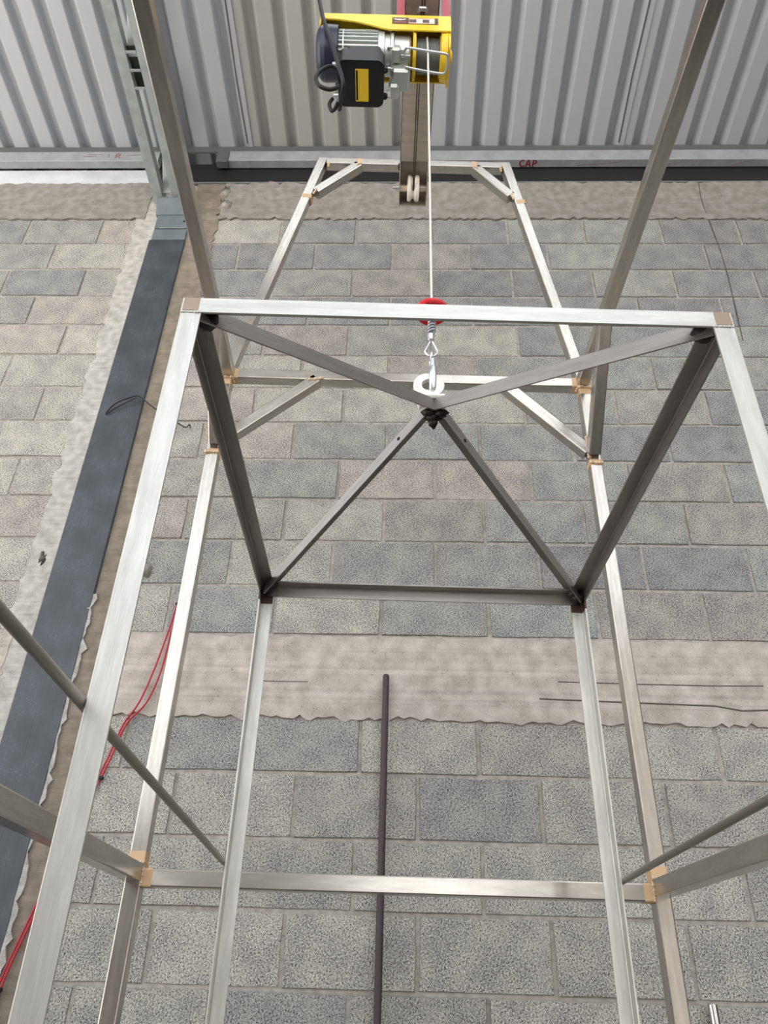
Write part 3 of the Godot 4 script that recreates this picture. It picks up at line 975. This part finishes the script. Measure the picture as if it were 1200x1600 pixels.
	part("weld", bead([Vector3(x0 - 0.002, 4.594, f + 0.002), Vector3(x0 - 0.002, 4.575, f - 0.01)], 0.006, 40), mats["scorch"], g)
	part("weld", bead([Vector3(x1 + 0.002, 4.594, f + 0.002), Vector3(x1 + 0.002, 4.575, f - 0.01)], 0.006, 41), mats["scorch"], g)

# ------------------------------------------------------------------ lift cage
func build_cage() -> void:
	var xl := -0.315; var xr := 0.508; var zf := -1.753; var zn := -0.792; var yt := 2.377
	var c := thing("lift_cage", "open welded angle-iron lift cage suspended from the hook inside the gantry", "cage", Vector3((xl + xr) / 2, 0, (zf + zn) / 2))
	var el := MB.ell(0.031, 0.0035)
	for sx in [1.0, -1.0]:
		for sz in [1.0, -1.0]:
			var p := Vector3(xl if sx > 0 else xr, 0.0, zf if sz > 0 else zn)
			var m := MB.new()
			m.ext(el, p, p + Vector3(0, yt - 0.03, 0), Vector3.RIGHT * sx, Vector3.BACK * sz)
			part("post", m, mats["mill"], c)
	for y in [yt, 0.035]:
		for sz in [1.0, -1.0]:
			var z := zf if sz > 0 else zn
			var m := MB.new()
			m.ext(el, Vector3(xl, y, z), Vector3(xr, y, z), Vector3.BACK * sz, Vector3.DOWN)
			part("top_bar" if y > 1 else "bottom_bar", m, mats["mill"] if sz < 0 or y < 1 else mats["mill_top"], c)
		for sx in [1.0, -1.0]:
			var x := xl if sx > 0 else xr
			var m := MB.new()
			m.ext(el, Vector3(x, y - 0.0005, zf + 0.004), Vector3(x, y - 0.0005, zn - 0.004), Vector3.RIGHT * sx, Vector3.DOWN)
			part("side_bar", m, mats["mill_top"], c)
	# four rafters up to the lifting point
	var apex := Vector3(0.0965, 2.598, -1.272)
	for sx in [-1.0, 1.0]:
		for sz in [-1.0, 1.0]:
			var q := Vector3((xl + 0.012) if sx < 0 else (xr - 0.012), yt - 0.006, (zf + 0.012) if sz < 0 else (zn - 0.012))
			var e := apex + Vector3(sx * 0.008, -0.002, sz * 0.008)
			var d := (e - q).normalized()
			var side := d.cross(Vector3.UP).normalized()
			var u := side.cross(d).normalized()
			if u.y < 0: u = -u
			# one flange lies on top, the other hangs on the side that faces the hall front
			var r := side if side.z < 0 else -side
			var m := MB.new()
			m.ext(el, q - r * 0.012, e - r * 0.012, r, -u)
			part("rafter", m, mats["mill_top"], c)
			if sz < 0:
				var h := MB.new()
				var hp := e - d * 0.10 - r * 0.012 - u * 0.016
				h.lathe([Vector2(0.0, 0.0045), Vector2(0.0012, 0.0045), Vector2(0.0012, 0.0)], hp, -r, 10)
				part("bolt_hole", h, mats["hole"], c)
	# lifting eye
	var ey := MB.new()
	ey.lathe([Vector2(-0.006, 0.0165), Vector2(-0.006, 0.033), Vector2(-0.0045, 0.0345), Vector2(0.0045, 0.0345), Vector2(0.006, 0.033), Vector2(0.006, 0.0165), Vector2(-0.006, 0.0165)], Vector3(0.086, 2.640, -1.268), Vector3.BACK, 40)
	part("lifting_eye", ey, mats["ring"], c, "white steel lifting eye ring")
	var wp := MB.new()
	wp.cbox(Vector3(0.092, 2.597, -1.27), Vector3(0.06, 0.012, 0.05), 0.004)
	part("apex_plate", wp, mats["ring"], c)
	# burnt welds at corners and apex
	var b: Material = mats["burnt"]
	var sd := 60
	for sx in [-1.0, 1.0]:
		for sz in [-1.0, 1.0]:
			var x := (xl + 0.016) if sx < 0 else (xr - 0.016)
			var z := (zf + 0.016) if sz < 0 else (zn - 0.016)
			sd += 3
			var m := MB.new()
			if sz < 0:
				m.blob(Vector3(x, yt - 0.018, z + 0.004), Vector3(0.017, 0.015, 0.016), sd, 0.25)
				m.blob(Vector3(x - sx * 0.012, yt - 0.012, z + 0.012), Vector3(0.016, 0.009, 0.014), sd + 1, 0.25)
				part("weld", m, b, c)
				var sc := MB.new()
				sc.ext(MB.ell(0.0318, 0.0045), Vector3((xl - 0.0005) if sx < 0 else (xr + 0.0005), yt - 0.052, zf - 0.0005), Vector3((xl - 0.0005) if sx < 0 else (xr + 0.0005), yt - 0.03, zf - 0.0005), Vector3.RIGHT * -sx, Vector3.BACK)
				part("weld", sc, mats["scorch"], c)
			else:
				m.blob(Vector3(x - sx * 0.014, yt - 0.014, z - 0.016), Vector3(0.020, 0.011, 0.018), sd, 0.25)
				part("weld", m, b, c)
				var bd := bead([Vector3(x - 0.014, yt - 0.0315, zn), Vector3(x + 0.014, yt - 0.0315, zn)], 0.0022, sd)
				part("weld", bd, mats["mill"], c)
				var tn := MB.new()
				tn.cbox(Vector3(x + sx * 0.002, yt - 0.0145, zn + 0.0003), Vector3(0.024, 0.0270, 0.0006), 0.0003)
				part("weld", tn, mats["tint"], c, "brown heat tint at the bar end")
	var m2 := MB.new()
	m2.blob(Vector3(0.0965, 2.566, -1.285), Vector3(0.02, 0.012, 0.018), 91, 0.25)
	m2.blob(Vector3(0.084, 2.564, -1.268), Vector3(0.016, 0.008, 0.01), 92, 0.25)
	m2.blob(Vector3(0.112, 2.564, -1.268), Vector3(0.016, 0.008, 0.01), 93, 0.25)
	m2.blob(Vector3(0.097, 2.556, -1.292), Vector3(0.010, 0.012, 0.012), 94, 0.25)
	part("weld", m2, b, c)
	# round rods along both sides
	for sx in [-1.0, 1.0]:
		var x := (xl - 0.006) if sx < 0 else (xr + 0.006)
		var m := MB.new()
		m.sweep([Vector3(x, 1.722 if sx < 0 else 1.708, zf + 0.01), Vector3(x, 1.763 if sx < 0 else 1.742, -0.52)], 0.0062, 12)
		part("side_rod", m, mats["rod"], c)

# ------------------------------------------------------------------ hook on the rope
func build_hook() -> void:
	var x := 0.0945; var z := -1.27
	var h := thing("lifting_hook", "steel lifting hook under a red stop disc, hooked into the cage eye", "hook", Vector3(x, 2.63, z))
	var m := MB.new()
	m.lathe([Vector2(-0.007, 0.004), Vector2(-0.007, 0.037), Vector2(-0.003, 0.0405), Vector2(0.004, 0.0405), Vector2(0.007, 0.037), Vector2(0.010, 0.012), Vector2(0.013, 0.010), Vector2(0.013, 0.004)], Vector3(x, 2.878, z), Vector3.UP, 40)
	part("stop_disc", m, mats["red"], h, "red round stop disc")
	m = MB.new()
	var pts := []
	for i in 7 * 12 + 1:
		var a := TAU * i / 12.0
		pts.append(Vector3(x + cos(a) * 0.0085, 2.871 - 0.066 * i / 84.0, z + sin(a) * 0.0085))
	m.sweep(pts, 0.0018, 6)
	part("spring", m, mats["zinc"], h)
	m = MB.new()
	m.sweep([Vector3(x, 2.875, z), Vector3(x - 0.001, 2.80, z)], 0.004, 8)
	part("rope_end", m, mats["drum_rope"], h)
	m = MB.new()
	m.cbox(Vector3(x - 0.003, 2.792, z + 0.002), Vector3(0.014, 0.024, 0.011), 0.003)
	part("rope_ferrule", m, mats["zinc"], h)
	m = MB.new()
	var th := [Vector3(x - 0.003, 2.786, z), Vector3(x - 0.006, 2.776, z), Vector3(x - 0.0155, 2.752, z), Vector3(x - 0.0155, 2.744, z), Vector3(x - 0.010, 2.736, z), Vector3(x - 0.002, 2.733, z), Vector3(x + 0.006, 2.736, z), Vector3(x + 0.0115, 2.744, z), Vector3(x + 0.0115, 2.752, z), Vector3(x + 0.002, 2.776, z), Vector3(x - 0.001, 2.786, z)]
	m.sweep(smooth_path(th, 3), 0.0029, 8)
	part("thimble", m, mats["zinc"], h)
	# hook proper: eye, shank and a bent body in the y-z plane, tip passing through the ring
	m = MB.new()
	var e := []
	for i in 17:
		var a := TAU * i / 16.0
		e.append(Vector3(x - 0.002, 2.731 + cos(a) * 0.010, z + sin(a) * 0.010))
	m.sweep(e, 0.0036, 8)
	var hk := []
	var rr := []
	for i in 25:
		var s := i / 24.0
		var q: Vector3
		if s < 0.3:
			q = Vector3(x, lerpf(2.724, 2.690, s / 0.3), z + 0.002)
		else:
			var a := (s - 0.3) / 0.7
			var an := lerpf(0.0, PI * 1.32, a)
			q = Vector3(x - 0.003 * a, 2.690 - 0.036 * sin(an) - 0.026 * (1.0 if an > PI * 0.5 else sin(an)) + (0.026 * (an - PI * 0.5) / (PI * 0.82) if an > PI * 0.5 else 0.0), z + 0.002 - 0.016 + 0.016 * cos(an) + 0.016)
		hk.append(q)
		rr.append(0.0045 + 0.0042 * sin(PI * clampf(s * 1.25, 0, 1)))
	var rings := []
	for i in hk.size():
		var d: Vector3 = (hk[min(i + 1, hk.size() - 1)] - hk[max(i - 1, 0)]).normalized()
		var sv := Vector3.RIGHT
		var uv := d.cross(sv).normalized()
		var ring := []
		for k in 10:
			var a := TAU * k / 10.0
			ring.append(sv * cos(a) * 0.95 + uv * sin(a) * 1.25)
		rings.append(ring)
	for i in hk.size() - 1:
		for k in 10:
			var l := (k + 1) % 10
			var a: Vector3 = hk[i] + rings[i][k] * rr[i]; var b: Vector3 = hk[i] + rings[i][l] * rr[i]
			var cc: Vector3 = hk[i + 1] + rings[i + 1][l] * rr[i + 1]; var dd: Vector3 = hk[i + 1] + rings[i + 1][k] * rr[i + 1]
			m.tri(a, b, cc, rings[i][k], rings[i][l], rings[i + 1][l])
			m.tri(a, cc, dd, rings[i][k], rings[i + 1][l], rings[i + 1][k])
	m.blob(hk[24], Vector3(0.005, 0.006, 0.005), 3, 0.05)
	part("hook_body", m, mats["zinc"], h)

# ------------------------------------------------------------------ electric hoist
func build_hoist() -> void:
	var D := Vector3(0.001, 0.044, -0.022)
	var h := thing("electric_hoist", "yellow-framed electric wire rope hoist with black box hung under the boom", "hoist", Vector3(-0.04, 4.26, -1.33))
	var ye: Material = mats["yellow"]
	# inverted U frame: front plate with cut-away lower edge, top and rear plates
	var m := MB.new()
	var fp := PackedVector2Array([Vector2(-0.268, 4.180), Vector2(-0.245, 4.179), Vector2(-0.205, 4.176), Vector2(-0.15, 4.165), Vector2(-0.10, 4.145), Vector2(-0.055, 4.124), Vector2(-0.03, 4.118), Vector2(0.166, 4.116), Vector2(0.166, 4.214), Vector2(-0.268, 4.214)])
	m.ext(fp, Vector3(0, 0, -1.224) + D, Vector3(0, 0, -1.219) + D, Vector3.RIGHT, Vector3.UP)
	part("frame_plate", m, ye, h)
	m = MB.new()
	m.cbox(Vector3(-0.051, 4.211, -1.305) + D, Vector3(0.434, 0.005, 0.170), 0.001)
	m.cbox(Vector3(0.056, 4.165, -1.389) + D, Vector3(0.22, 0.096, 0.005), 0.001)
	m.cbox(Vector3(-0.15, 4.195, -1.389) + D, Vector3(0.236, 0.036, 0.005), 0.001)
	m.cbox(Vector3(-0.266, 4.178, -1.25) + D, Vector3(0.005, 0.07, 0.058), 0.001)
	part("frame_top", m, ye, h)
	var ax := Vector3(0, 4.119, -1.302) + D
	m = MB.new()
	m.ext(round_rect(0.155, 0.16, 0.03), ax + Vector3(0.158, 0.012, -0.002), ax + Vector3(0.165, 0.012, -0.002), Vector3.FORWARD, Vector3.UP)
	m.lathe([Vector2(0.132, 0.0), Vector2(0.132, 0.060), Vector2(0.137, 0.074), Vector2(0.157, 0.077), Vector2(0.157, 0.0)], ax, Vector3.RIGHT, 40)
	part("end_plate", m, ye, h)
	m = MB.new()
	m.lathe([Vector2(0.165, 0.0), Vector2(0.165, 0.022), Vector2(0.172, 0.02), Vector2(0.176, 0.012), Vector2(0.176, 0.0)], ax, Vector3.RIGHT, 20)
	part("hub_cap", m, ye, h)
	m = MB.new()
	m.lathe([Vector2(0.042, 0.0), Vector2(0.042, 0.072), Vector2(0.044, 0.075), Vector2(0.052, 0.072), Vector2(0.054, 0.06), Vector2(0.054, 0.0)], ax, Vector3.RIGHT, 40)
	part("drum_flange", m, ye, h)
	var dr := MB.new()
	dr.lathe([Vector2(0.05, 0.0), Vector2(0.05, 0.050), Vector2(0.135, 0.050), Vector2(0.135, 0.0)], ax, Vector3.RIGHT, 32)
	var drum := part("drum", dr, mats["alu_dark"], h)
	base_of[drum] = base_of[h]
	drum.position = -base_of[h]
	base_of[drum] = Vector3.ZERO
	m = MB.new()
	var prof := [Vector2(0.056, 0.050)]
	for k in 15:
		for i in 5:
			var a := PI * i / 4.0
			prof.append(Vector2(0.0585 + 0.005 * k - cos(a) * 0.0025, 0.0525 + sin(a) * 0.0025))
	prof.append(Vector2(0.134, 0.050))
	m.lathe(prof, ax, Vector3.RIGHT, 36)
	part("rope_winding", m, mats["drum_rope"], drum)
	# rope down to the hook
	m = MB.new()
	m.sweep([ax + Vector3(0.089, 0.012, 0.055), ax + Vector3(0.089, -0.005, 0.0565), Vector3(0.0915, 4.08, -1.268), Vector3(0.0945, 2.893, -1.27)], 0.0032, 10)
	part("wire_rope", m, mats["rope"], h)
	# gearbox
	m = MB.new()
	m.lathe([Vector2(-0.05, 0.0), Vector2(-0.05, 0.064), Vector2(-0.034, 0.064), Vector2(-0.03, 0.070), Vector2(-0.022, 0.070), Vector2(-0.018, 0.060), Vector2(0.030, 0.058), Vector2(0.036, 0.052), Vector2(0.036, 0.0)], ax, Vector3.RIGHT, 28)
	m.cbox(ax + Vector3(0.004, -0.070, -0.035), Vector3(0.062, 0.05, 0.075), 0.008)
	m.cbox(ax + Vector3(-0.018, -0.078, -0.068), Vector3(0.036, 0.05, 0.05), 0.008)
	m.cbox(ax + Vector3(-0.012, -0.052, 0.03), Vector3(0.03, 0.03, 0.05), 0.006)
	part("gearbox", m, mats["alu"], h)
	m = MB.new()
	for q in [Vector3(-0.026, 0.03, 0.064), Vector3(-0.026, -0.05, 0.05), Vector3(-0.026, -0.074, -0.005), Vector3(-0.026, -0.072, -0.075), Vector3(0.02, -0.06, 0.03), Vector3(0.006, -0.055, 0.045), Vector3(-0.026, -0.09, -0.09)]:
		m = MB.new()
		m.lathe([Vector2(-0.016, 0.0), Vector2(-0.016, 0.006), Vector2(-0.004, 0.006), Vector2(-0.004, 0.0035), Vector2(0.014, 0.0035), Vector2(0.014, 0.0)], ax + q, Vector3.RIGHT, 6)
		part("bolt", m, mats["zinc"], h)
	# finned motor and fan cover
	m = MB.new()
	m.lathe([Vector2(-0.212, 0.0), Vector2(-0.212, 0.062), Vector2(-0.052, 0.062), Vector2(-0.052, 0.0)], ax, Vector3.RIGHT, 36)
	m.lathe([Vector2(-0.075, 0.06), Vector2(-0.072, 0.071), Vector2(-0.052, 0.071), Vector2(-0.050, 0.06)], ax, Vector3.RIGHT, 36)
	m.lathe([Vector2(-0.192, 0.06), Vector2(-0.190, 0.0725), Vector2(-0.186, 0.0725), Vector2(-0.184, 0.06)], ax, Vector3.RIGHT, 36)
	part("motor", m, mats["alu"], h)
	m = MB.new()
	for k in 30:
		var an := TAU * k / 30.0
		var rad := Vector3(0, cos(an), sin(an))
		m.bar(ax + Vector3(-0.208, 0, 0) + rad * 0.066, ax + Vector3(-0.074, 0, 0) + rad * 0.066, 0.0042, 0.013, rad, 0.001)
	part("cooling_fin", m, mats["alu"], h).set_meta("kind", "stuff")
	m = MB.new()
	m.lathe([Vector2(-0.278, 0.0), Vector2(-0.278, 0.060), Vector2(-0.272, 0.072), Vector2(-0.262, 0.082), Vector2(-0.248, 0.086), Vector2(-0.206, 0.084), Vector2(-0.203, 0.080), Vector2(-0.206, 0.064)], ax, Vector3.RIGHT, 40)
	part("fan_cover", m, mats["fan"], h)
	# black control box, its front edge narrower towards the motor
	m = MB.new()
	var bc := Vector3(-0.124, 3.985, -1.305) + D
	m.ext(round_rect(0.148, 0.146, 0.022), bc + Vector3(0, -0.040, 0), bc + Vector3(0, 0.030, 0), Vector3.RIGHT, Vector3.FORWARD)
	m.ext(round_rect(0.148, 0.146, 0.022), bc + Vector3(0, -0.040, 0), bc + Vector3(0, -0.048, 0), Vector3.RIGHT, Vector3.FORWARD, 0.94)
	var box := part("control_box", m, mats["black"], h)
	base_of[box] = Vector3.ZERO
	m = MB.new()
	m.cbox(bc + Vector3(0.008, 0.046, 0.01), Vector3(0.112, 0.038, 0.115), 0.008)
	part("box_neck", m, mats["black"], box)
	m = MB.new()
	m.cbox(bc + Vector3(0.004, -0.0482, -0.002), Vector3(0.042, 0.0014, 0.104), 0.0004)
	part("box_label", m, mats["yellow_label"], box, "yellow label with a black edge strip")
	m = MB.new()
	m.cbox(bc + Vector3(-0.0125, -0.0486, -0.002), Vector3(0.006, 0.0014, 0.096), 0.0003)
	part("label_strip", m, mats["hole"], box)
	m = MB.new()
	for q in [Vector3(0.076, -0.03, 0.04), Vector3(0.076, -0.03, -0.045)]:
		m = MB.new()
		m.lathe([Vector2(-0.006, 0.0035), Vector2(-0.006, 0.009), Vector2(0.006, 0.009), Vector2(0.006, 0.0035), Vector2(-0.006, 0.0035)], bc + q + Vector3(0.002, 0, 0), Vector3.UP, 14)
		part("lug", m, mats["black"], box)
	m = MB.new()
	for q in [Vector3(-0.08, -0.015, 0.045), Vector3(-0.08, -0.025, -0.05)]:
		m = MB.new()
		m.lathe([Vector2(-0.012, 0.0), Vector2(-0.012, 0.007), Vector2(0.006, 0.009), Vector2(0.006, 0.0)], bc + q, Vector3.RIGHT, 10)
		part("cable_gland", m, mats["zinc"], box)
	# limit lever: bent rod under the drum
	m = MB.new()
	var ly := 4.03 + D.y
	m.sweep(smooth_path([Vector3(0.013, ly + 0.03, -1.285), Vector3(0.022, ly + 0.005, -1.258), Vector3(0.038, ly, -1.256), Vector3(0.09, ly, -1.263), Vector3(0.145, ly, -1.270), Vector3(0.156, ly, -1.279), Vector3(0.157, ly, -1.30), Vector3(0.153, ly, -1.325), Vector3(0.142, ly, -1.333), Vector3(0.09, ly, -1.327), Vector3(0.02, ly + 0.002, -1.316)], 4), 0.0042, 8)
	part("limit_lever", m, mats["zinc"], h)
	# maker's plate: dark half with pale wings and red line, peach half with grey and white fields
	var lz := -1.2185 + D.z
	m = MB.new()
	m.cbox(Vector3(-0.002, 4.174, lz) + Vector3(0, D.y, 0), Vector3(0.052, 0.042, 0.0012), 0.0004)
	m.cbox(Vector3(0.0745, 4.174, lz - 0.0002) + Vector3(0, D.y, 0), Vector3(0.10, 0.042, 0.0012), 0.0004)
	var np := part("name_plate", m, mats["label_brown"], h)
	base_of[np] = Vector3.ZERO
	m = MB.new()
	m.cbox(Vector3(0.07, 4.174, lz + 0.0006) + Vector3(0, D.y, 0), Vector3(0.086, 0.035, 0.0008), 0.0002)
	part("plate_field", m, mats["label_peach"], np)
	m = MB.new()
	for q in [[0.064, 0.018], [0.103, 0.016]]:
		m = MB.new()
		m.cbox(Vector3(q[0], 4.172, lz + 0.001) + Vector3(0, D.y, 0), Vector3(q[1], 0.026, 0.0008), 0.0002)
		part("plate_panel", m, mats["label_white"], np)
	m = MB.new()
	for q in [[0.040, 0.024], [0.084, 0.022]]:
		m = MB.new()
		m.cbox(Vector3(q[0], 4.172, lz + 0.0012) + Vector3(0, D.y, 0), Vector3(q[1], 0.020, 0.0008), 0.0002)
		part("plate_print", m, mats["label_grey"], np)
	m = MB.new()
	var wing := PackedVector2Array([Vector2(-0.022, 0.012), Vector2(-0.017, 0.006), Vector2(-0.009, 0.003), Vector2(0.0, 0.001), Vector2(0.009, 0.003), Vector2(0.017, 0.006), Vector2(0.022, 0.012), Vector2(0.006, 0.009), Vector2(0.0, 0.011), Vector2(-0.006, 0.009)])
	m.ext(wing, Vector3(-0.002, 4.174, lz + 0.0006) + Vector3(0, D.y, 0), Vector3(-0.002, 4.174, lz + 0.0014) + Vector3(0, D.y, 0), Vector3.RIGHT, Vector3.UP)
	part("wing_emblem", m, mats["label_white"], np, "pale wing emblem")
	m = MB.new()
	for k in 7:
		m.cbox(Vector3(-0.019 + 0.0058 * k, 4.163, lz + 0.001) + Vector3(0, D.y, 0), Vector3(0.0042, 0.006, 0.0008), 0.0002)
	part("emblem_print", m, mats["label_red"], np).set_meta("kind", "stuff")
	# power cable: loop beside the box, then up past the frame to the boom
	m = MB.new()
	m.sweep(smooth_path([Vector3(-0.205, 3.985, -1.28), Vector3(-0.222, 3.975, -1.268), Vector3(-0.25, 3.93, -1.262), Vector3(-0.258, 3.89, -1.262), Vector3(-0.245, 3.862, -1.27), Vector3(-0.215, 3.862, -1.28), Vector3(-0.19, 3.895, -1.29), Vector3(-0.196, 3.93, -1.30)], 5), 0.0065, 8)
	m.sweep(smooth_path([Vector3(-0.19, 3.91, -1.37), Vector3(-0.178, 3.87, -1.30), Vector3(-0.172, 3.87, -1.262), Vector3(-0.19, 3.93, -1.24), Vector3(-0.218, 4.04, -1.225), Vector3(-0.243, 4.14, -1.225), Vector3(-0.262, 4.23, -1.225), Vector3(-0.285, 4.38, -1.22), Vector3(-0.30, 4.50, -1.15), Vector3(-0.29, 4.64, -0.8), Vector3(-0.27, 4.645, -0.48)], 6), 0.0068, 8)
	m.sweep(smooth_path([Vector3(-0.21, 3.90, -1.33), Vector3(-0.218, 3.87, -1.33), Vector3(-0.21, 3.84, -1.335), Vector3(-0.20, 3.86, -1.34), Vector3(-0.196, 3.91, -1.35)], 4), 0.006, 8)
	part("power_cable", m, mats["black_soft"], h)

	# red bracket that carries the hoist on the boom
	var b := thing("boom_bracket", "red steel side-plate bracket clamped on the boom above the hoist", "bracket", Vector3(0.078, 4.26, -1.25))
	for s in [-1.0, 1.0]:
		m = MB.new()
		var px: float = 0.0775 + s * 0.088
		m.ext(PackedVector2Array([Vector2(-1.40, 4.262), Vector2(-1.29, 4.262), Vector2(-1.27, 4.40), Vector2(-1.27, 4.62), Vector2(-1.46, 4.62), Vector2(-1.46, 4.40)]), Vector3(px - 0.004, 0, 0), Vector3(px + 0.004, 0, 0), Vector3.BACK, Vector3.UP)
		m.ext(PackedVector2Array([Vector2(-0.004, 4.262), Vector2(0.026, 4.262), Vector2(0.022, 4.50), Vector2(-0.004, 4.50)]), Vector3(px, 0, -1.268), Vector3(px, 0, -1.276), Vector3.LEFT * s, Vector3.UP)
		part("side_plate", m, mats["crimson"], b)
	m = MB.new()
	for q in [[4.612, -1.30], [4.612, -1.42]]:
		m = MB.new()
		m.lathe([Vector2(-0.10, 0.0), Vector2(-0.10, 0.009), Vector2(-0.09, 0.009), Vector2(-0.09, 0.006), Vector2(0.09, 0.006), Vector2(0.09, 0.009), Vector2(0.10, 0.009), Vector2(0.10, 0.0)], Vector3(0.0775, q[0], q[1]), Vector3.RIGHT, 10)
		part("cross_bolt", m, mats["zinc"], b)
	m = MB.new()
	m.cbox(Vector3(0.0775, 4.268, -1.345), Vector3(0.168, 0.010, 0.10), 0.002)
	part("base_plate", m, mats["crimson"], b)
	# thin rope along the underside of the boom to the pulley
	var r := thing("thin_wire_rope", "thin dark wire rope running under the boom to the end pulley", "rope", Vector3(0.075, 4.5, -1.6))
	m = MB.new()
	m.sweep([Vector3(0.0765, 4.512, -2.07), Vector3(0.0745, 4.518, -1.95), Vector3(0.0715, 4.522, -1.45), Vector3(0.088, 4.522, -1.0)], 0.0026, 6)
	part("strand", m, mats["thin_rope"], r)
	m = MB.new()
	m.sweep([Vector3(0.0795, 4.512, -2.07), Vector3(0.0815, 4.518, -1.95), Vector3(0.081, 4.522, -1.45), Vector3(0.096, 4.522, -1.0)], 0.0026, 6)
	part("strand", m, mats["thin_rope"], r)
	m = MB.new()
	m.cbox(Vector3(0.079, 4.518, -1.335), Vector3(0.03, 0.014, 0.016), 0.003)
	m.lathe([Vector2(-0.02, 0.0), Vector2(-0.02, 0.006), Vector2(-0.008, 0.006), Vector2(-0.008, 0.004), Vector2(0.01, 0.004), Vector2(0.01, 0.0)], Vector3(0.064, 4.518, -1.335), Vector3.UP, 6)
	m.lathe([Vector2(-0.02, 0.0), Vector2(-0.02, 0.006), Vector2(-0.008, 0.006), Vector2(-0.008, 0.004), Vector2(0.01, 0.004), Vector2(0.01, 0.0)], Vector3(0.094, 4.518, -1.335), Vector3.UP, 6)
	part("rope_clip", m, mats["zinc"], r, "bright zinc rope clip")

func round_rect(w: float, h: float, r: float) -> PackedVector2Array:
	var p := PackedVector2Array()
	for c in [[1, -1, -0.5], [1, 1, 0.0], [-1, 1, 0.5], [-1, -1, 1.0]]:
		for k in 6:
			var a: float = c[2] * PI + PI / 2 * k / 5.0
			p.append(Vector2(c[0] * (w / 2 - r) + cos(a) * r, c[1] * (h / 2 - r) + sin(a) * r))
	return p

func build_loose_bars() -> void:
	var m := MB.new()
	m.lathe([Vector2(0, 0.0), Vector2(0, 0.0118), Vector2(2.436, 0.0118), Vector2(2.444, 0.009), Vector2(2.446, 0.0)], Vector3(0.016, 0, 0.034), Vector3(0.0, 1, -0.003), 8)
	single("steel_bar", m, mats["dark_bar"], "dark brown steel bar standing upright against the block wall", "bar", WF)
	m = MB.new()
	m.lathe([Vector2(0, 0.0115), Vector2(0, 0.0135), Vector2(1.495, 0.0135), Vector2(1.497, 0.0125), Vector2(1.495, 0.0115), Vector2(0, 0.0115)], Vector3(0.955, 0, 0.03), Vector3(0.0, 1, 0.0), 20)
	single("metal_tube", m, mats["chrome"], "shiny metal tube end standing by the wall at lower right", "tube", WF)

# ------------------------------------------------------------------ scene
func _ready() -> void:
	# camera
	var cam := Camera3D.new()
	cam.name = "camera"
	add_child(cam)
	cam.fov = 68.23
	cam.near = 0.02
	cam.far = 200.0
	cam.transform = Transform3D(Basis(Vector3(0.99961, 0.02597, 0.01248), Vector3(-0.0283, 0.84367, 0.53612), Vector3(0.0034, -0.53626, 0.84404)).orthonormalized(), Vector3(0, 1.5, 0))
	cam.current = true
	# overcast sky through the open front and side of the hall
	var env := Environment.new()
	var sky := Sky.new()
	var psm := ProceduralSkyMaterial.new()
	psm.sky_top_color = Color(0.90, 0.92, 0.95)
	psm.sky_horizon_color = Color(0.96, 0.96, 0.96)
	psm.sky_curve = 0.2
	psm.ground_horizon_color = Color(0.80, 0.80, 0.78)
	psm.ground_bottom_color = Color(0.5, 0.5, 0.48)
	psm.sun_angle_max = 1.0
	psm.energy_multiplier = 1.0
	sky.sky_material = psm
	env.background_mode = Environment.BG_SKY
	env.sky = sky
	env.ambient_light_source = Environment.AMBIENT_SOURCE_SKY
	env.tonemap_mode = Environment.TONE_MAPPER_LINEAR
	env.tonemap_exposure = 2.9
	env.sdfgi_enabled = true
	env.ssao_enabled = true
	env.ssil_enabled = true
	var we := WorldEnvironment.new()
	we.name = "world_environment"
	we.environment = env
	add_child(we)

	var sun := DirectionalLight3D.new()
	sun.name = "sun"
	sun.light_energy = 5.0
	sun.light_color = Color(1.0, 0.98, 0.96)
	sun.light_angular_distance = 2.0
	sun.shadow_enabled = true
	add_child(sun)
	sun.look_at_from_position(Vector3(-3.6, 9, -5.0), Vector3.ZERO, Vector3.UP)

	WF = Transform3D(Basis(Vector3.UP, deg_to_rad(-1.872)), Vector3(0, 0, -2.581))
	make_textures()
	make_materials()
	build_shell()
	build_wall()
	build_roof()
	build_gantry()
	build_cage()
	build_hook()
	build_hoist()
	build_loose_bars()
